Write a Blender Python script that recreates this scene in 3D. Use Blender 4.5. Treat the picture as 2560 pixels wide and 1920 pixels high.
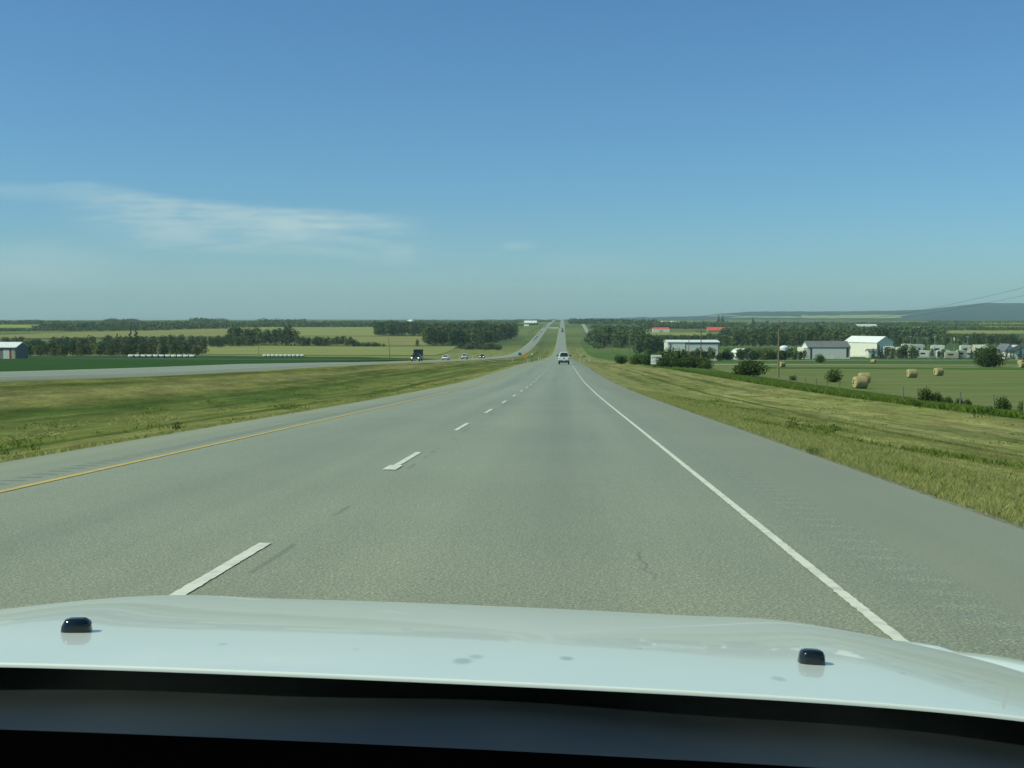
import bpy, math, random
import numpy as np
from mathutils import Vector, Matrix
R = math.radians
rnd = random.Random(7)
S = bpy.context.scene
for o in list(bpy.data.objects): bpy.data.objects.remove(o)
COL = S.collection

# ------------------------------------------------------------------ camera
F = 3000.0; VX = 1407.0; HY = 800.0            # focal length and level direction of the road, photograph pixels
cam = bpy.data.cameras.new("camera"); co = bpy.data.objects.new("camera", cam); COL.objects.link(co)
cam.sensor_width = 36; cam.lens = 36 * F / 2560
cam.clip_start = 0.05; cam.clip_end = 60000
co.location = (0, 0, 0)
yaw = math.atan((VX - 1280) / F); pitch = math.atan((960 - HY) / F)
co.rotation_euler = (R(90) - pitch, 0, yaw)
S.camera = co
# ------------------------------------------------------------------ light
SUN_EL = 47; SUN_AZ = 251
w = bpy.data.worlds.new("World"); S.world = w; w.use_nodes = True
nt = w.node_tree; nt.nodes.clear()
def N(nt, t, **k):
    n = nt.nodes.new(t)
    for a, b in k.items(): setattr(n, a, b)
    return n
def M_(nt, op, a, b=None, c=None, clamp=False):
    n = nt.nodes.new('ShaderNodeMath'); n.operation = op; n.use_clamp = clamp
    for i, v in enumerate((a, b, c)):
        if v is None: continue
        if isinstance(v, (int, float)): n.inputs[i].default_value = v
        else: nt.links.new(v, n.inputs[i])
    return n.outputs[0]
def band(nt, v, a, b, c, d):
    """1 between b and c, falling to 0 at a and d"""
    def mr(f0, f1):
        n = nt.nodes.new('ShaderNodeMapRange'); n.interpolation_type = 'SMOOTHSTEP'
        n.inputs[1].default_value = f0; n.inputs[2].default_value = f1
        nt.links.new(v, n.inputs[0]); return n.outputs[0]
    up = mr(a, b); dn = nt.nodes.new('ShaderNodeMapRange'); dn.interpolation_type = 'SMOOTHSTEP'
    dn.inputs[1].default_value = c; dn.inputs[2].default_value = d
    dn.inputs[3].default_value = 1; dn.inputs[4].default_value = 0
    nt.links.new(v, dn.inputs[0])
    return M_(nt, 'MULTIPLY', up, dn.outputs[0])
sky = N(nt, 'ShaderNodeTexSky', sky_type='NISHITA', sun_disc=False)
sky.sun_elevation = R(SUN_EL); sky.sun_rotation = R(SUN_AZ); sky.altitude = 600
sky.air_density = 1.0; sky.dust_density = 1.1; sky.ozone_density = 2.0
tint = N(nt, 'ShaderNodeMix', data_type='RGBA', blend_type='MULTIPLY'); tint.inputs[0].default_value = 1
nt.links.new(sky.outputs[0], tint.inputs[6])
tc = N(nt, 'ShaderNodeTexCoord'); sep = N(nt, 'ShaderNodeSeparateXYZ'); nt.links.new(tc.outputs['Generated'], sep.inputs[0])
yy = M_(nt, 'MAXIMUM', sep.outputs[1], 0.02)
az = M_(nt, 'DIVIDE', sep.outputs[0], yy); el = M_(nt, 'DIVIDE', sep.outputs[2], yy)
hor = N(nt, 'ShaderNodeMapRange', interpolation_type='SMOOTHSTEP'); hor.inputs[1].default_value = -0.02; hor.inputs[2].default_value = 0.13
nt.links.new(el, hor.inputs[0]); tcol = N(nt, 'ShaderNodeMix', data_type='RGBA'); nt.links.new(hor.outputs[0], tcol.inputs[0])
tcol.inputs[6].default_value = (0.70, 1.08, 1.26, 1); tcol.inputs[7].default_value = (0.60, 1.03, 1.27, 1); nt.links.new(tcol.outputs[2], tint.inputs[7])
def cloudnoise(sx, sy, ox, oy, detail=5):
    c = N(nt, 'ShaderNodeCombineXYZ')
    nt.links.new(M_(nt, 'MULTIPLY_ADD', az, sx, ox), c.inputs[0]); nt.links.new(M_(nt, 'MULTIPLY_ADD', el, sy, oy), c.inputs[1])
    n = N(nt, 'ShaderNodeTexNoise'); n.inputs['Scale'].default_value = 1; n.inputs['Detail'].default_value = detail
    n.inputs['Roughness'].default_value = 0.55
    nt.links.new(c.outputs[0], n.inputs['Vector']); return n.outputs[0]
n1 = cloudnoise(6, 34, 3.3, 1.1, 6); n2 = cloudnoise(20, 150, 9, 4, 5); n3 = cloudnoise(3.2, 12, 1.7, 7.2, 7)
elw = M_(nt, 'ADD', el, M_(nt, 'ADD', M_(nt, 'MULTIPLY_ADD', n1, 0.030, -0.015), M_(nt, 'MULTIPLY_ADD', n3, 0.024, -0.012)))
slope = M_(nt, 'ADD', elw, M_(nt, 'MULTIPLY', az, 0.10))       # long wisp that sinks toward the right
c1 = M_(nt, 'MULTIPLY', band(nt, slope, 0.024, 0.047, 0.067, 0.075), band(nt, az, -0.44, -0.34, -0.19, -0.095))
c1b = M_(nt, 'MULTIPLY', band(nt, slope, 0.048, 0.057, 0.062, 0.070), band(nt, az, -0.30, -0.22, -0.15, -0.105))
c2 = M_(nt, 'MULTIPLY', band(nt, elw, 0.02, 0.045, 0.055, 0.072), band(nt, az, -0.9, -0.6, -0.45, -0.33))
c3 = M_(nt, 'MULTIPLY', band(nt, elw, 0.098, 0.105, 0.110, 0.117), band(nt, az, -0.9, -0.6, -0.43, -0.34))
c4 = M_(nt, 'MULTIPLY', band(nt, elw, -.01, 0.005, 0.03, 0.085), band(nt, az, -1.2, -0.7, -0.30, 0.12))
c5 = M_(nt, 'MULTIPLY', band(nt, elw, 0.054, 0.057, 0.059, 0.062), band(nt, az, -0.055, -0.045, -0.033, -0.02))
c6 = M_(nt, 'MULTIPLY', band(nt, elw, 0.040, 0.046, 0.052, 0.060), band(nt, az, -0.155, -0.14, -0.13, -0.118))
c7 = M_(nt, 'MULTIPLY', band(nt, elw, 0.030, 0.042, 0.046, 0.056), band(nt, az, -0.03, 0.0, 0.03, 0.08))
dens = M_(nt, 'MULTIPLY', c1, band(nt, n1, 0.22, 0.48, 1, 2))
dens = M_(nt, 'MULTIPLY', dens, M_(nt, 'MULTIPLY_ADD', band(nt, n2, .30, .62, 2, 3), 0.75, 0.35))
for c_, w_ in ((c1b, .22), (c2, .26), (c3, .22), (c4, .15), (c5, .30), (c6, .20), (c7, .12)):
    dens = M_(nt, 'ADD', dens if c_ is not c1b else M_(nt, 'MULTIPLY', dens, 0.62), M_(nt, 'MULTIPLY', c_, M_(nt, 'MULTIPLY', M_(nt, 'MULTIPLY_ADD', n2, .9, .55), w_)))
dens = M_(nt, 'MULTIPLY', dens, 1.0, clamp=True)
cl = N(nt, 'ShaderNodeMix', data_type='RGBA'); nt.links.new(dens, cl.inputs[0])
nt.links.new(tint.outputs[2], cl.inputs[6]); cl.inputs[7].default_value = (5.4, 7.4, 7.7, 1)
bg = N(nt, 'ShaderNodeBackground'); bg.inputs[1].default_value = 0.085
nt.links.new(cl.outputs[2], bg.inputs[0])
nt.links.new(bg.outputs[0], N(nt, 'ShaderNodeOutputWorld').inputs[0])
sl = bpy.data.lights.new("sun", 'SUN'); sl.energy = 3.9; sl.angle = R(0.53); sl.color = (0.97, 1.0, 0.70)
so = bpy.data.objects.new("sun", sl); COL.objects.link(so)
sd = Vector((math.sin(R(SUN_AZ)) * math.cos(R(SUN_EL)), math.cos(R(SUN_AZ)) * math.cos(R(SUN_EL)), math.sin(R(SUN_EL))))
so.rotation_euler = sd.to_track_quat('Z', 'Y').to_euler(); so.location = (-20, -10, 60)
S.view_settings.view_transform = 'Standard'; S.view_settings.look = 'None'
S.view_settings.exposure = 0.0; S.view_settings.gamma = 1
S.render.resolution_x = 1024; S.render.resolution_y = 768

# ------------------------------------------------------------------ materials
MATS = {}
def mat(name, col, rough=0.7, col2=None, scale=2.0, spec=0.3, metal=0, bump=0, bscale=20, coat=0, stretch=None, detail=4, lo=.35, hi=.65, emit=None, rand=0.0):
    if name in MATS: return MATS[name]
    m = bpy.data.materials.new(name); m.use_nodes = True; t = m.node_tree
    b = t.nodes['Principled BSDF']
    b.inputs['Roughness'].default_value = rough; b.inputs['Metallic'].default_value = metal
    b.inputs['Specular IOR Level'].default_value = spec
    if coat: b.inputs['Coat Weight'].default_value = coat; b.inputs['Coat Roughness'].default_value = 0.03
    tc = t.nodes.new('ShaderNodeTexCoord'); vec = tc.outputs['Object']
    if stretch:
        mp = t.nodes.new('ShaderNodeMapping'); mp.inputs['Scale'].default_value = stretch
        t.links.new(vec, mp.inputs[0]); vec = mp.outputs[0]
    if col2 is None: col2 = tuple(c * 0.85 for c in col[:3])
    n = t.nodes.new('ShaderNodeTexNoise'); n.inputs['Scale'].default_value = scale; n.inputs['Detail'].default_value = detail
    t.links.new(vec, n.inputs['Vector'])
    mr = t.nodes.new('ShaderNodeMapRange'); mr.inputs[1].default_value = lo; mr.inputs[2].default_value = hi
    t.links.new(n.outputs[0], mr.inputs[0])
    mx = t.nodes.new('ShaderNodeMix'); mx.data_type = 'RGBA'
    mx.inputs[6].default_value = (*col[:3], 1); mx.inputs[7].default_value = (*col2[:3], 1)
    t.links.new(mr.outputs[0], mx.inputs[0]); out = mx.outputs[2]
    if rand:
        oi = t.nodes.new('ShaderNodeObjectInfo'); hs = t.nodes.new('ShaderNodeHueSaturation')
        t.links.new(M_(t, 'MULTIPLY_ADD', oi.outputs['Random'], rand, 1 - rand / 2), hs.inputs['Value'])
        t.links.new(M_(t, 'MULTIPLY_ADD', oi.outputs['Random'], -0.04, 0.52), hs.inputs['Hue'])
        t.links.new(out, hs.inputs['Color']); out = hs.outputs[0]
    t.links.new(out, b.inputs['Base Color'])
    if bump:
        n2 = t.nodes.new('ShaderNodeTexNoise'); n2.inputs['Scale'].default_value = bscale; n2.inputs['Detail'].default_value = 3
        t.links.new(vec, n2.inputs['Vector'])
        bp = t.nodes.new('ShaderNodeBump'); bp.inputs['Strength'].default_value = bump; bp.inputs['Distance'].default_value = 0.02
        t.links.new(n2.outputs[0], bp.inputs['Height']); t.links.new(bp.outputs[0], b.inputs['Normal'])
    if emit:
        b.inputs['Emission Color'].default_value = (*emit[:3], 1); b.inputs['Emission Strength'].default_value = emit[3]
    MATS[name] = m; return m
def leafmat(name, c1, c2, scale=0.9, rand=0.35):
    m = mat(name, c1, 0.75, c2, scale, 0.12, rand=rand, detail=2)
    b = m.node_tree.nodes['Principled BSDF']
    return m

# ------------------------------------------------------------------ mesh helpers
class MB:
    def __init__(s): s.v = []; s.f = []
    def add(s, v, f):
        k = len(s.v); s.v += [tuple(p) for p in v]; s.f += [tuple(i + k for i in q) for q in f]; return s
    def box(s, x0, x1, y0, y1, z0, z1, tx=0, ty=0):
        v = [(x0, y0, z0), (x1, y0, z0), (x1, y1, z0), (x0, y1, z0), (x0 + tx, y0 + ty, z1), (x1 - tx, y0 + ty, z1), (x1 - tx, y1 - ty, z1), (x0 + tx, y1 - ty, z1)]
        return s.add(v, [(3, 2, 1, 0), (4, 5, 6, 7), (0, 1, 5, 4), (1, 2, 6, 5), (2, 3, 7, 6), (3, 0, 4, 7)])
    def tube(s, p, q, r0, r1=None, n=8, cap=True):
        r1 = r0 if r1 is None else r1; p = Vector(p); q = Vector(q); a = (q - p).normalized()
        u = a.orthogonal().normalized(); w_ = a.cross(u); v = []
        for c, r in ((p, r0), (q, r1)):
            for i in range(n):
                t = 2 * math.pi * i / n; v.append(c + u * math.cos(t) * r + w_ * math.sin(t) * r)
        f = [(i, (i + 1) % n, n + (i + 1) % n, n + i) for i in range(n)]
        if cap: f += [tuple(range(n))[::-1], tuple(range(n, 2 * n))]
        return s.add(v, f)
    def prism(s, pts, y0, y1, axis='y'):
        """pts: outline; extruded along an axis"""
        n = len(pts); v = []
        for y in (y0, y1):
            for (a, b) in pts: v.append((a, y, b) if axis == 'y' else (y, a, b) if axis == 'x' else (a, b, y))
        f = [(i, (i + 1) % n, n + (i + 1) % n, n + i) for i in range(n)] + [tuple(range(n))[::-1], tuple(range(n, 2 * n))]
        return s.add(v, f)
    def grid(s, fn, us, vs):
        k = len(us); v = [fn(a, b) for b in vs for a in us]
        f = [(j * k + i, j * k + i + 1, (j + 1) * k + i + 1, (j + 1) * k + i) for j in range(len(vs) - 1) for i in range(k - 1)]
        return s.add(v, f)
    def loft(s, rings, cap=True):
        n = len(rings[0]); v = [p for r in rings for p in r]
        f = [(j * n + i, j * n + (i + 1) % n, (j + 1) * n + (i + 1) % n, (j + 1) * n + i) for j in range(len(rings) - 1) for i in range(n)]
        if cap: f += [tuple(range(n))[::-1], tuple(range((len(rings) - 1) * n, len(rings) * n))]
        return s.add(v, f)
    def build(s, name, m, parent=None, smooth=False, bevel=0, loc=None):
        me = bpy.data.meshes.new(name); me.from_pydata(s.v, [], s.f); me.materials.append(m)
        if bevel or True:
            import bmesh
            bm = bmesh.new(); bm.from_mesh(me); bmesh.ops.recalc_face_normals(bm, faces=bm.faces); 
            if bevel:
                bmesh.ops.bevel(bm, geom=[e for e in bm.edges if e.is_manifold and e.calc_face_angle(0) > 0.5], offset=bevel, segments=2, affect='EDGES', clamp_overlap=True)
            bm.to_mesh(me); bm.free()
        if smooth:
            me.polygons.foreach_set('use_smooth', [True] * len(me.polygons))
        o = bpy.data.objects.new(name, me); COL.objects.link(o)
        if parent: o.parent = parent
        if loc: o.location = loc
        return o
def fastmesh(name, V, Fc, m, parent=None):
    """V (n,3) array, Fc (k,3|4) array"""
    me = bpy.data.meshes.new(name); V = np.asarray(V, np.float32); Fc = np.asarray(Fc, np.int32)
    k = Fc.shape[1]; me.vertices.add(len(V)); me.vertices.foreach_set('co', V.ravel())
    me.loops.add(Fc.size); me.loops.foreach_set('vertex_index', Fc.ravel())
    me.polygons.add(len(Fc)); me.polygons.foreach_set('loop_start', np.arange(0, Fc.size, k, dtype=np.int32))
    me.polygons.foreach_set('loop_total', np.full(len(Fc), k, np.int32))
    me.update(); me.validate(); me.materials.append(m)
    o = bpy.data.objects.new(name, me); COL.objects.link(o)
    if parent: o.parent = parent
    return o
def tag(o, label, cat, group=None):
    o['label'] = label; o['category'] = cat
    if group: o['group'] = group
    return o
def empty(name, loc, rz=0, label=None, cat=None, group=None, sc=1):
    o = bpy.data.objects.new(name, None); COL.objects.link(o); o.location = loc; o.rotation_euler = (0, 0, rz); o.scale = (sc,) * 3
    o.empty_display_size = 0.2
    if label: tag(o, label, cat, group)
    return o
def copy_tree(o, parent=None):
    c = o.copy(); COL.objects.link(c)
    if parent: c.parent = parent
    for ch in o.children: copy_tree(ch, c)
    return c
def kind(o, k='structure'): o['kind'] = k; return o
def smooth(o):
    o.data.polygons.foreach_set('use_smooth', [True] * len(o.data.polygons)); return o

# ------------------------------------------------------------------ terrain
PD = np.array([-400, -50, 0, 20, 53, 70, 88, 106, 124, 160, 217, 350, 500, 667, 800, 981, 1150, 1400, 1700, 1935, 2500, 3500, 4300, 5140, 6500, 9000, 14000, 40000.])
PZ = np.array([14, .69, -1.26, -2.04, -3.33, -3.94, -4.55, -5.08, -5.58, -6.52, -8.0, -11.9, -16.2, -20.7, -24.0, -27.0, -28.2, -27.2, -24.2, -21.3, -14.6, -8.6, -4.4, -0.9, -6, -10, -20, -30])
hh = np.diff(PD); dl = np.diff(PZ) / hh; PM = np.zeros_like(PZ); PM[0] = dl[0]; PM[-1] = dl[-1]
for i in range(1, len(PZ) - 1):
    if dl[i - 1] * dl[i] > 0:
        w1 = 2 * hh[i] + hh[i - 1]; w2 = hh[i] + 2 * hh[i - 1]; PM[i] = (w1 + w2) / (w1 / dl[i - 1] + w2 / dl[i])
def P(d):
    d = np.clip(np.asarray(d, float), PD[0], PD[-1] - 1); i = np.clip(np.searchsorted(PD, d, 'right') - 1, 0, len(hh) - 1)
    h_ = hh[i]; t = (d - PD[i]) / h_
    return ((2 * t ** 3 - 3 * t ** 2 + 1) * PZ[i] + (t ** 3 - 2 * t ** 2 + t) * h_ * PM[i] + (-2 * t ** 3 + 3 * t ** 2) * PZ[i + 1] + (t ** 3 - t ** 2) * h_ * PM[i + 1])
LX = [-3000, -200, -70, -46, -42, -41, -35.5, -30, -29, -22, -17, -11, -8.4, -7.7, -2.09, 3.8, 4.3, 8, 13, 19, 24, 32, 40, 120, 200, 400, 3000]
LZ = [0, -.3, -.1, .30, .62, .70, .75, .50, .38, -.75, -.95, -.65, -.24, -.08, 0, -.09, -.2, -.72, -1.02, -.86, -1.45, -2.2, -2.7, -2.7, -2.3, -1.2, 0]
def Hr(x, y):
    """finished surface (paved or ground)"""
    x = np.asarray(x, float); y = np.asarray(y, float)
    L = np.interp(x, LX, LZ)
    f = np.clip((y - 150) / 120, 0, 1)
    L = np.where((x < -24) & (L > 0), L * (1 - f), L)
    f2 = np.clip((y - 260) / 140, 0, 1)
    L = np.where(x > 20, L * (1 - .5 * f2), L)
    f3 = np.clip((y - 900) / 900, 0, 1)
    L = L * (1 - .6 * f3)
    und = np.clip((np.abs(x + 20) - 90) / 150, 0, 1) * (0.5 * np.sin(x / 67.) * np.sin(y / 91.) + 1.2 * np.sin(x / 310. + 1) * np.sin(y / 390.) * np.clip((y - 700) / 800, 0, 1))
    return P(y) + L + und
def H(x, y): return float(Hr(x, y))
def gp(px, py):
    """ground point seen in photograph direction (px, py)"""
    a = (px - VX) / F; b = -(py - HY) / F
    d = np.geomspace(15, 9000, 4000); z = Hr(a * d, d); hit = np.nonzero(b * d <= z)[0]
    i = hit[0] if len(hit) else len(d) - 1
    return (a * d[i], d[i], float(z[i]))
def at(px, d):
    x = (px - VX) / F * d; return (x, d, H(x, d))

# ---- ground sheet
def axis(lst):
    out = []
    for a, b, st in lst: out += list(np.arange(a, b, st))
    return np.array(out)
xs = np.concatenate([-np.geomspace(14000, 130, 70)[:-1], axis([(-130, -48, 4), (-48, -28, 1), (-28, -7, .7)]), [-7.7, -5, -2.09, 1, 3.8], axis([(4.3, 24, .7), (24, 60, 2), (60, 130, 5)]), np.geomspace(130, 14000, 70)])
xs = np.unique(np.round(xs, 2))
ys = np.concatenate([axis([(-300, 0, 20), (0, 60, 1.0), (60, 220, 3)]), np.geomspace(220, 2500, 150)[:-1], np.geomspace(2500, 18000, 70)])
ys = np.unique(np.round(ys, 2))
X, Y = np.meshgrid(xs, ys); Z = Hr(X, Y)
inroad = ((X > -7.75) & (X < 3.85)) | ((X > -41.1) & (X < -29.9))
Z = Z - np.where(inroad, 0.10, 0.0)
V = np.stack([X, Y, Z], -1).reshape(-1, 3); nx = len(xs); ny = len(ys)
I = (np.arange(ny - 1)[:, None] * nx + np.arange(nx - 1)[None]).ravel()
FQ = np.stack([I, I + 1, I + nx + 1, I + nx], -1)

def grass_mat():
    m = bpy.data.materials.new('meadow_grass'); m.use_nodes = True; t = m.node_tree; b = t.nodes['Principled BSDF']
    b.inputs['Roughness'].default_value = 0.9; b.inputs['Specular IOR Level'].default_value = 0.1
    g = t.nodes.new('ShaderNodeNewGeometry'); sp = t.nodes.new('ShaderNodeSeparateXYZ'); t.links.new(g.outputs['Position'], sp.inputs[0])
    def noise(sx, sy, det=4, rough=.55):
        mp = t.nodes.new('ShaderNodeMapping'); mp.inputs['Scale'].default_value = (sx, sy, 0.3); t.links.new(g.outputs['Position'], mp.inputs[0])
        n = t.nodes.new('ShaderNodeTexNoise'); n.inputs['Scale'].default_value = 1; n.inputs['Detail'].default_value = det; n.inputs['Roughness'].default_value = rough
        t.links.new(mp.outputs[0], n.inputs[0]); return n.outputs[0]
    def mix(f, a, c, lo=None, hi=None):
        if lo is not None:
            r = t.nodes.new('ShaderNodeMapRange'); r.inputs[1].default_value = lo; r.inputs[2].default_value = hi; t.links.new(f, r.inputs[0]); f = r.outputs[0]
        x = t.nodes.new('ShaderNodeMix'); x.data_type = 'RGBA'; t.links.new(f, x.inputs[0])
        for s_, v in ((6, a), (7, c)):
            if isinstance(v, tuple): x.inputs[s_].default_value = (*v, 1)
            else: t.links.new(v, x.inputs[s_])
        return x.outputs[2]
    streak = noise(.55, .018, 5); blotch = noise(.12, .05, 4); fine = noise(5, 2.2, 5, .7); micro = noise(26, 12, 3, .8)
    base = mix(blotch, (.160, .180, .042), (.235, .228, .082), .38, .62)
    base = mix(streak, base, (.085, .110, .020), .52, .62)
    base = mix(streak, (.25, .25, .085), base, .34, .44)
    row = noise(1.9, .010, 4, .6); dirt = noise(.6, .09, 6, .72)
    base = mix(M_(t, 'MULTIPLY', band(t, row, .55, .62, 2, 3), .55), base, (.27, .265, .11)); base = mix(M_(t, 'MULTIPLY', band(t, row, -1, -.9, .36, .45), .5), base, (.085, .110, .022))
    base = mix(M_(t, 'MULTIPLY', band(t, dirt, .53, .62, 2, 3), .62), base, (.185, .150, .060)); base = mix(M_(t, 'MULTIPLY', band(t, dirt, -1, -.9, .36, .45), .5), base, (.075, .115, .018))
    x = sp.outputs[0]; y = sp.outputs[1]
    # rough unmown grass beyond the mown verge on the right: a real change of plant
    xe = M_(t, 'ADD', x, M_(t, 'MULTIPLY_ADD', noise(.3, .3, 3), 2.4, -1.2))
    green = mix(blotch, (.050, .105, .014), (.085, .140, .026), .4, .6)
    base = mix(M_(t, 'MULTIPLY', band(t, xe, 19.6, 20.4, 1e5, 2e5), 1.0), base, green)
    # dry strip next to the asphalt
    base = mix(M_(t, 'MULTIPLY', band(t, xe, 3.0, 4.0, 5.6, 8.5), 0.75), base, (.235, .235, .085))
    base = mix(M_(t, 'MULTIPLY', band(t, xe, -10.5, -9.0, -7.5, -7.0), 0.55), base, (.20, .22, .070))
    base = mix(M_(t, 'MULTIPLY', band(t, xe, -31, -28.5, -11, -9), .62), base, mix(streak, (.170, .165, .038), (.060, .085, .010), .44, .58))
    xm = M_(t, 'ADD', x, M_(t, 'MULTIPLY_ADD', noise(.25, .06, 4), 2.2, -1.1))
    dk = M_(t, 'ADD', band(t, xm, -14.6, -14.0, -13.6, -13.2), M_(t, 'ADD', band(t, xm, -22.6, -22.0, -21.4, -20.8), band(t, xm, 10.6, 10.9, 11.1, 11.5), clamp=True), clamp=True)
    base = mix(M_(t, 'MULTIPLY', dk, .75), base, (.050, .080, .010))
    lt = M_(t, 'ADD', band(t, xm, -18.2, -17.8, -17.4, -16.9), M_(t, 'ADD', band(t, xm, -26.5, -25.8, -25.4, -24.6), band(t, xm, 14.2, 14.5, 14.8, 15.3), clamp=True), clamp=True)
    base = mix(M_(t, 'MULTIPLY', lt, .5), base, (.24, .225, .085))
    # median bottom greener
    base = mix(M_(t, 'MULTIPLY', band(t, xe, -25, -21, -16, -13), M_(t, 'MULTIPLY_ADD', blotch, 1.6, -.4, clamp=True)), base, (.060, .105, .012))
    # far country: patchwork of greens
    far = noise(.0013, .0008, 3); farc = mix(far, (.13, .16, .045), (.055, .09, .025), .42, .58)
    base = mix(band(t, y, 900, 1500, 1e6, 2e6), base, farc)
    fm = t.nodes.new('ShaderNodeMix'); fm.data_type = 'RGBA'; fm.blend_type = 'MULTIPLY'; fm.inputs[0].default_value = 1
    mid = noise(.9, .22, 5, .65)
    vv = M_(t, 'MULTIPLY', M_(t, 'MULTIPLY_ADD', fine, 1.8, .12), M_(t, 'MULTIPLY_ADD', mid, 1.9, .07)); vv = M_(t, 'MULTIPLY', vv, M_(t, 'MULTIPLY_ADD', micro, 1.1, .47))
    cc = t.nodes.new('ShaderNodeCombineColor')
    for i in range(3): t.links.new(vv, cc.inputs[i])
    t.links.new(base, fm.inputs[6]); t.links.new(cc.outputs[0], fm.inputs[7]); t.links.new(fm.outputs[2], b.inputs['Base Color'])
    bp = t.nodes.new('ShaderNodeBump'); bp.inputs['Strength'].default_value = .6; bp.inputs['Distance'].default_value = .12
    t.links.new(fine, bp.inputs['Height']); t.links.new(bp.outputs[0], b.inputs['Normal'])
    return m
GRASS = grass_mat()
kind(smooth(fastmesh('ground', V, FQ, GRASS)))

# ---- roads
def road_mat():
    m = bpy.data.materials.new('worn_asphalt'); m.use_nodes = True; t = m.node_tree; b = t.nodes['Principled BSDF']
    b.inputs['Roughness'].default_value = 0.7; b.inputs['Specular IOR Level'].default_value = 0.5; b.inputs['Sheen Weight'].default_value = .22; b.inputs['Sheen Roughness'].default_value = .4; b.inputs['Sheen Tint'].default_value = (.95, 1, .85, 1)
    g = t.nodes.new('ShaderNodeNewGeometry'); sp = t.nodes.new('ShaderNodeSeparateXYZ'); t.links.new(g.outputs['Position'], sp.inputs[0]); x = sp.outputs[0]; y = sp.outputs[1]
    def noise(sx, sy, det=4, rough=.5, typ='ShaderNodeTexNoise'):
        mp = t.nodes.new('ShaderNodeMapping'); mp.inputs['Scale'].default_value = (sx, sy, 0.1); t.links.new(g.outputs['Position'], mp.inputs[0])
        n = t.nodes.new(typ); n.inputs['Scale'].default_value = 1
        if typ == 'ShaderNodeTexNoise': n.inputs['Detail'].default_value = det; n.inputs['Roughness'].default_value = rough
        t.links.new(mp.outputs[0], n.inputs[0]); return n.outputs[0]
    wide = noise(1.1, .02, 5); patch = noise(.35, .25, 5); speck = noise(62, 62, 2, .6); grit = noise(140, 140, 2, .7)
    v = M_(t, 'MULTIPLY_ADD', wide, .50, .75); v = M_(t, 'MULTIPLY', v, M_(t, 'MULTIPLY_ADD', patch, .30, .85))
    # stones showing through where tyres have worn the binder away
    s_ = M_(t, 'MULTIPLY_ADD', speck, 2.3, -.15); s2 = M_(t, 'MULTIPLY_ADD', grit, 1.6, .2); s_ = M_(t, 'ADD', s_, M_(t, 'MULTIPLY', band(t, speck, .60, .66, 2, 3), .45))
    wear = M_(t, 'MULTIPLY', s_, s2)
    shoulder = band(t, x, 2.25, 2.6, 10, 11)
    lsh = band(t, x, -9, -8, -6.7, -6.5)
    sm = M_(t, 'ADD', shoulder, lsh, clamp=True)
    k = M_(t, 'MULTIPLY', M_(t, 'SUBTRACT', wear, 1.0), M_(t, 'MULTIPLY_ADD', sm, -.75, 1.0))
    v = M_(t, 'MULTIPLY', v, M_(t, 'ADD', k, 1.0))
    # oil band down the lane middle, polished wheel paths
    for c0, wd, am in ((-.25, .5, -.075), (-3.95, .5, -.08), (.65, .35, .06), (-1.25, .35, .06), (-3.1, .3, .05), (-4.9, .3, .05), (1.3, .15, -.04)):
        v = M_(t, 'MULTIPLY', v, M_(t, 'MULTIPLY_ADD', band(t, x, c0 - 2 * wd, c0 - .4 * wd, c0 + .4 * wd, c0 + 2 * wd), am, 1))
    # ground-in rumble strips
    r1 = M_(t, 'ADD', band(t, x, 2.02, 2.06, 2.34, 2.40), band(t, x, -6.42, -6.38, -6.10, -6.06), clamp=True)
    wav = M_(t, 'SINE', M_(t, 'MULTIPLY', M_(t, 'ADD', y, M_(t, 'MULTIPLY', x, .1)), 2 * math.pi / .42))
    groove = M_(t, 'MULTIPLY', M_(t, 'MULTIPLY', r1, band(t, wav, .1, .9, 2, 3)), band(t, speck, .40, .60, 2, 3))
    # patch seam and hairline cracks
    sx = M_(t, 'ADD', x, M_(t, 'MULTIPLY_ADD', noise(.4, .4, 3), .12, -.06))
    seam = M_(t, 'MULTIPLY', band(t, sx, -1.93, -1.90, -1.885, -1.86), band(t, noise(.3, .9, 3), .5, .56, 2, 3))
    sx2 = M_(t, 'ADD', x, M_(t, 'MULTIPLY', noise(1.2, 1.2, 4), .5))
    crack = M_(t, 'MULTIPLY', band(t, sx2, .77, .785, .79, .80), band(t, noise(.5, .35, 3), .52, .56, 2, 3))
    v = M_(t, 'MULTIPLY', v, M_(t, 'MULTIPLY_ADD', M_(t, 'ADD', M_(t, 'MULTIPLY', seam, .3), M_(t, 'MULTIPLY', crack, .28), clamp=True), -1, 1))
    v = M_(t, 'MULTIPLY', v, M_(t, 'MULTIPLY_ADD', M_(t, 'MULTIPLY', groove, M_(t, 'GREATER_THAN', x, 0)), .20, 1))
    v = M_(t, 'MULTIPLY', v, M_(t, 'MULTIPLY_ADD', M_(t, 'MULTIPLY', groove, M_(t, 'LESS_THAN', x, 0)), -.62, 1))  # left grooves darkened in the colour: dirt plus painted-in groove shade
    mx = t.nodes.new('ShaderNodeMix'); mx.data_type = 'RGBA'; t.links.new(noise(.05, .03, 3), mx.inputs[0])
    mx.inputs[6].default_value = (.218, .228, .142, 1); mx.inputs[7].default_value = (.243, .248, .150, 1)
    m2 = t.nodes.new('ShaderNodeMix'); m2.data_type = 'RGBA'; t.links.new(M_(t, 'MULTIPLY', shoulder, .8), m2.inputs[0])
    t.links.new(mx.outputs[2], m2.inputs[6]); m2.inputs[7].default_value = (.268, .264, .148, 1)
    fm = t.nodes.new('ShaderNodeMix'); fm.data_type = 'RGBA'; fm.blend_type = 'MULTIPLY'; fm.inputs[0].default_value = 1
    cc = t.nodes.new('ShaderNodeCombineColor')
    for i in range(3): t.links.new(v, cc.inputs[i])
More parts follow.
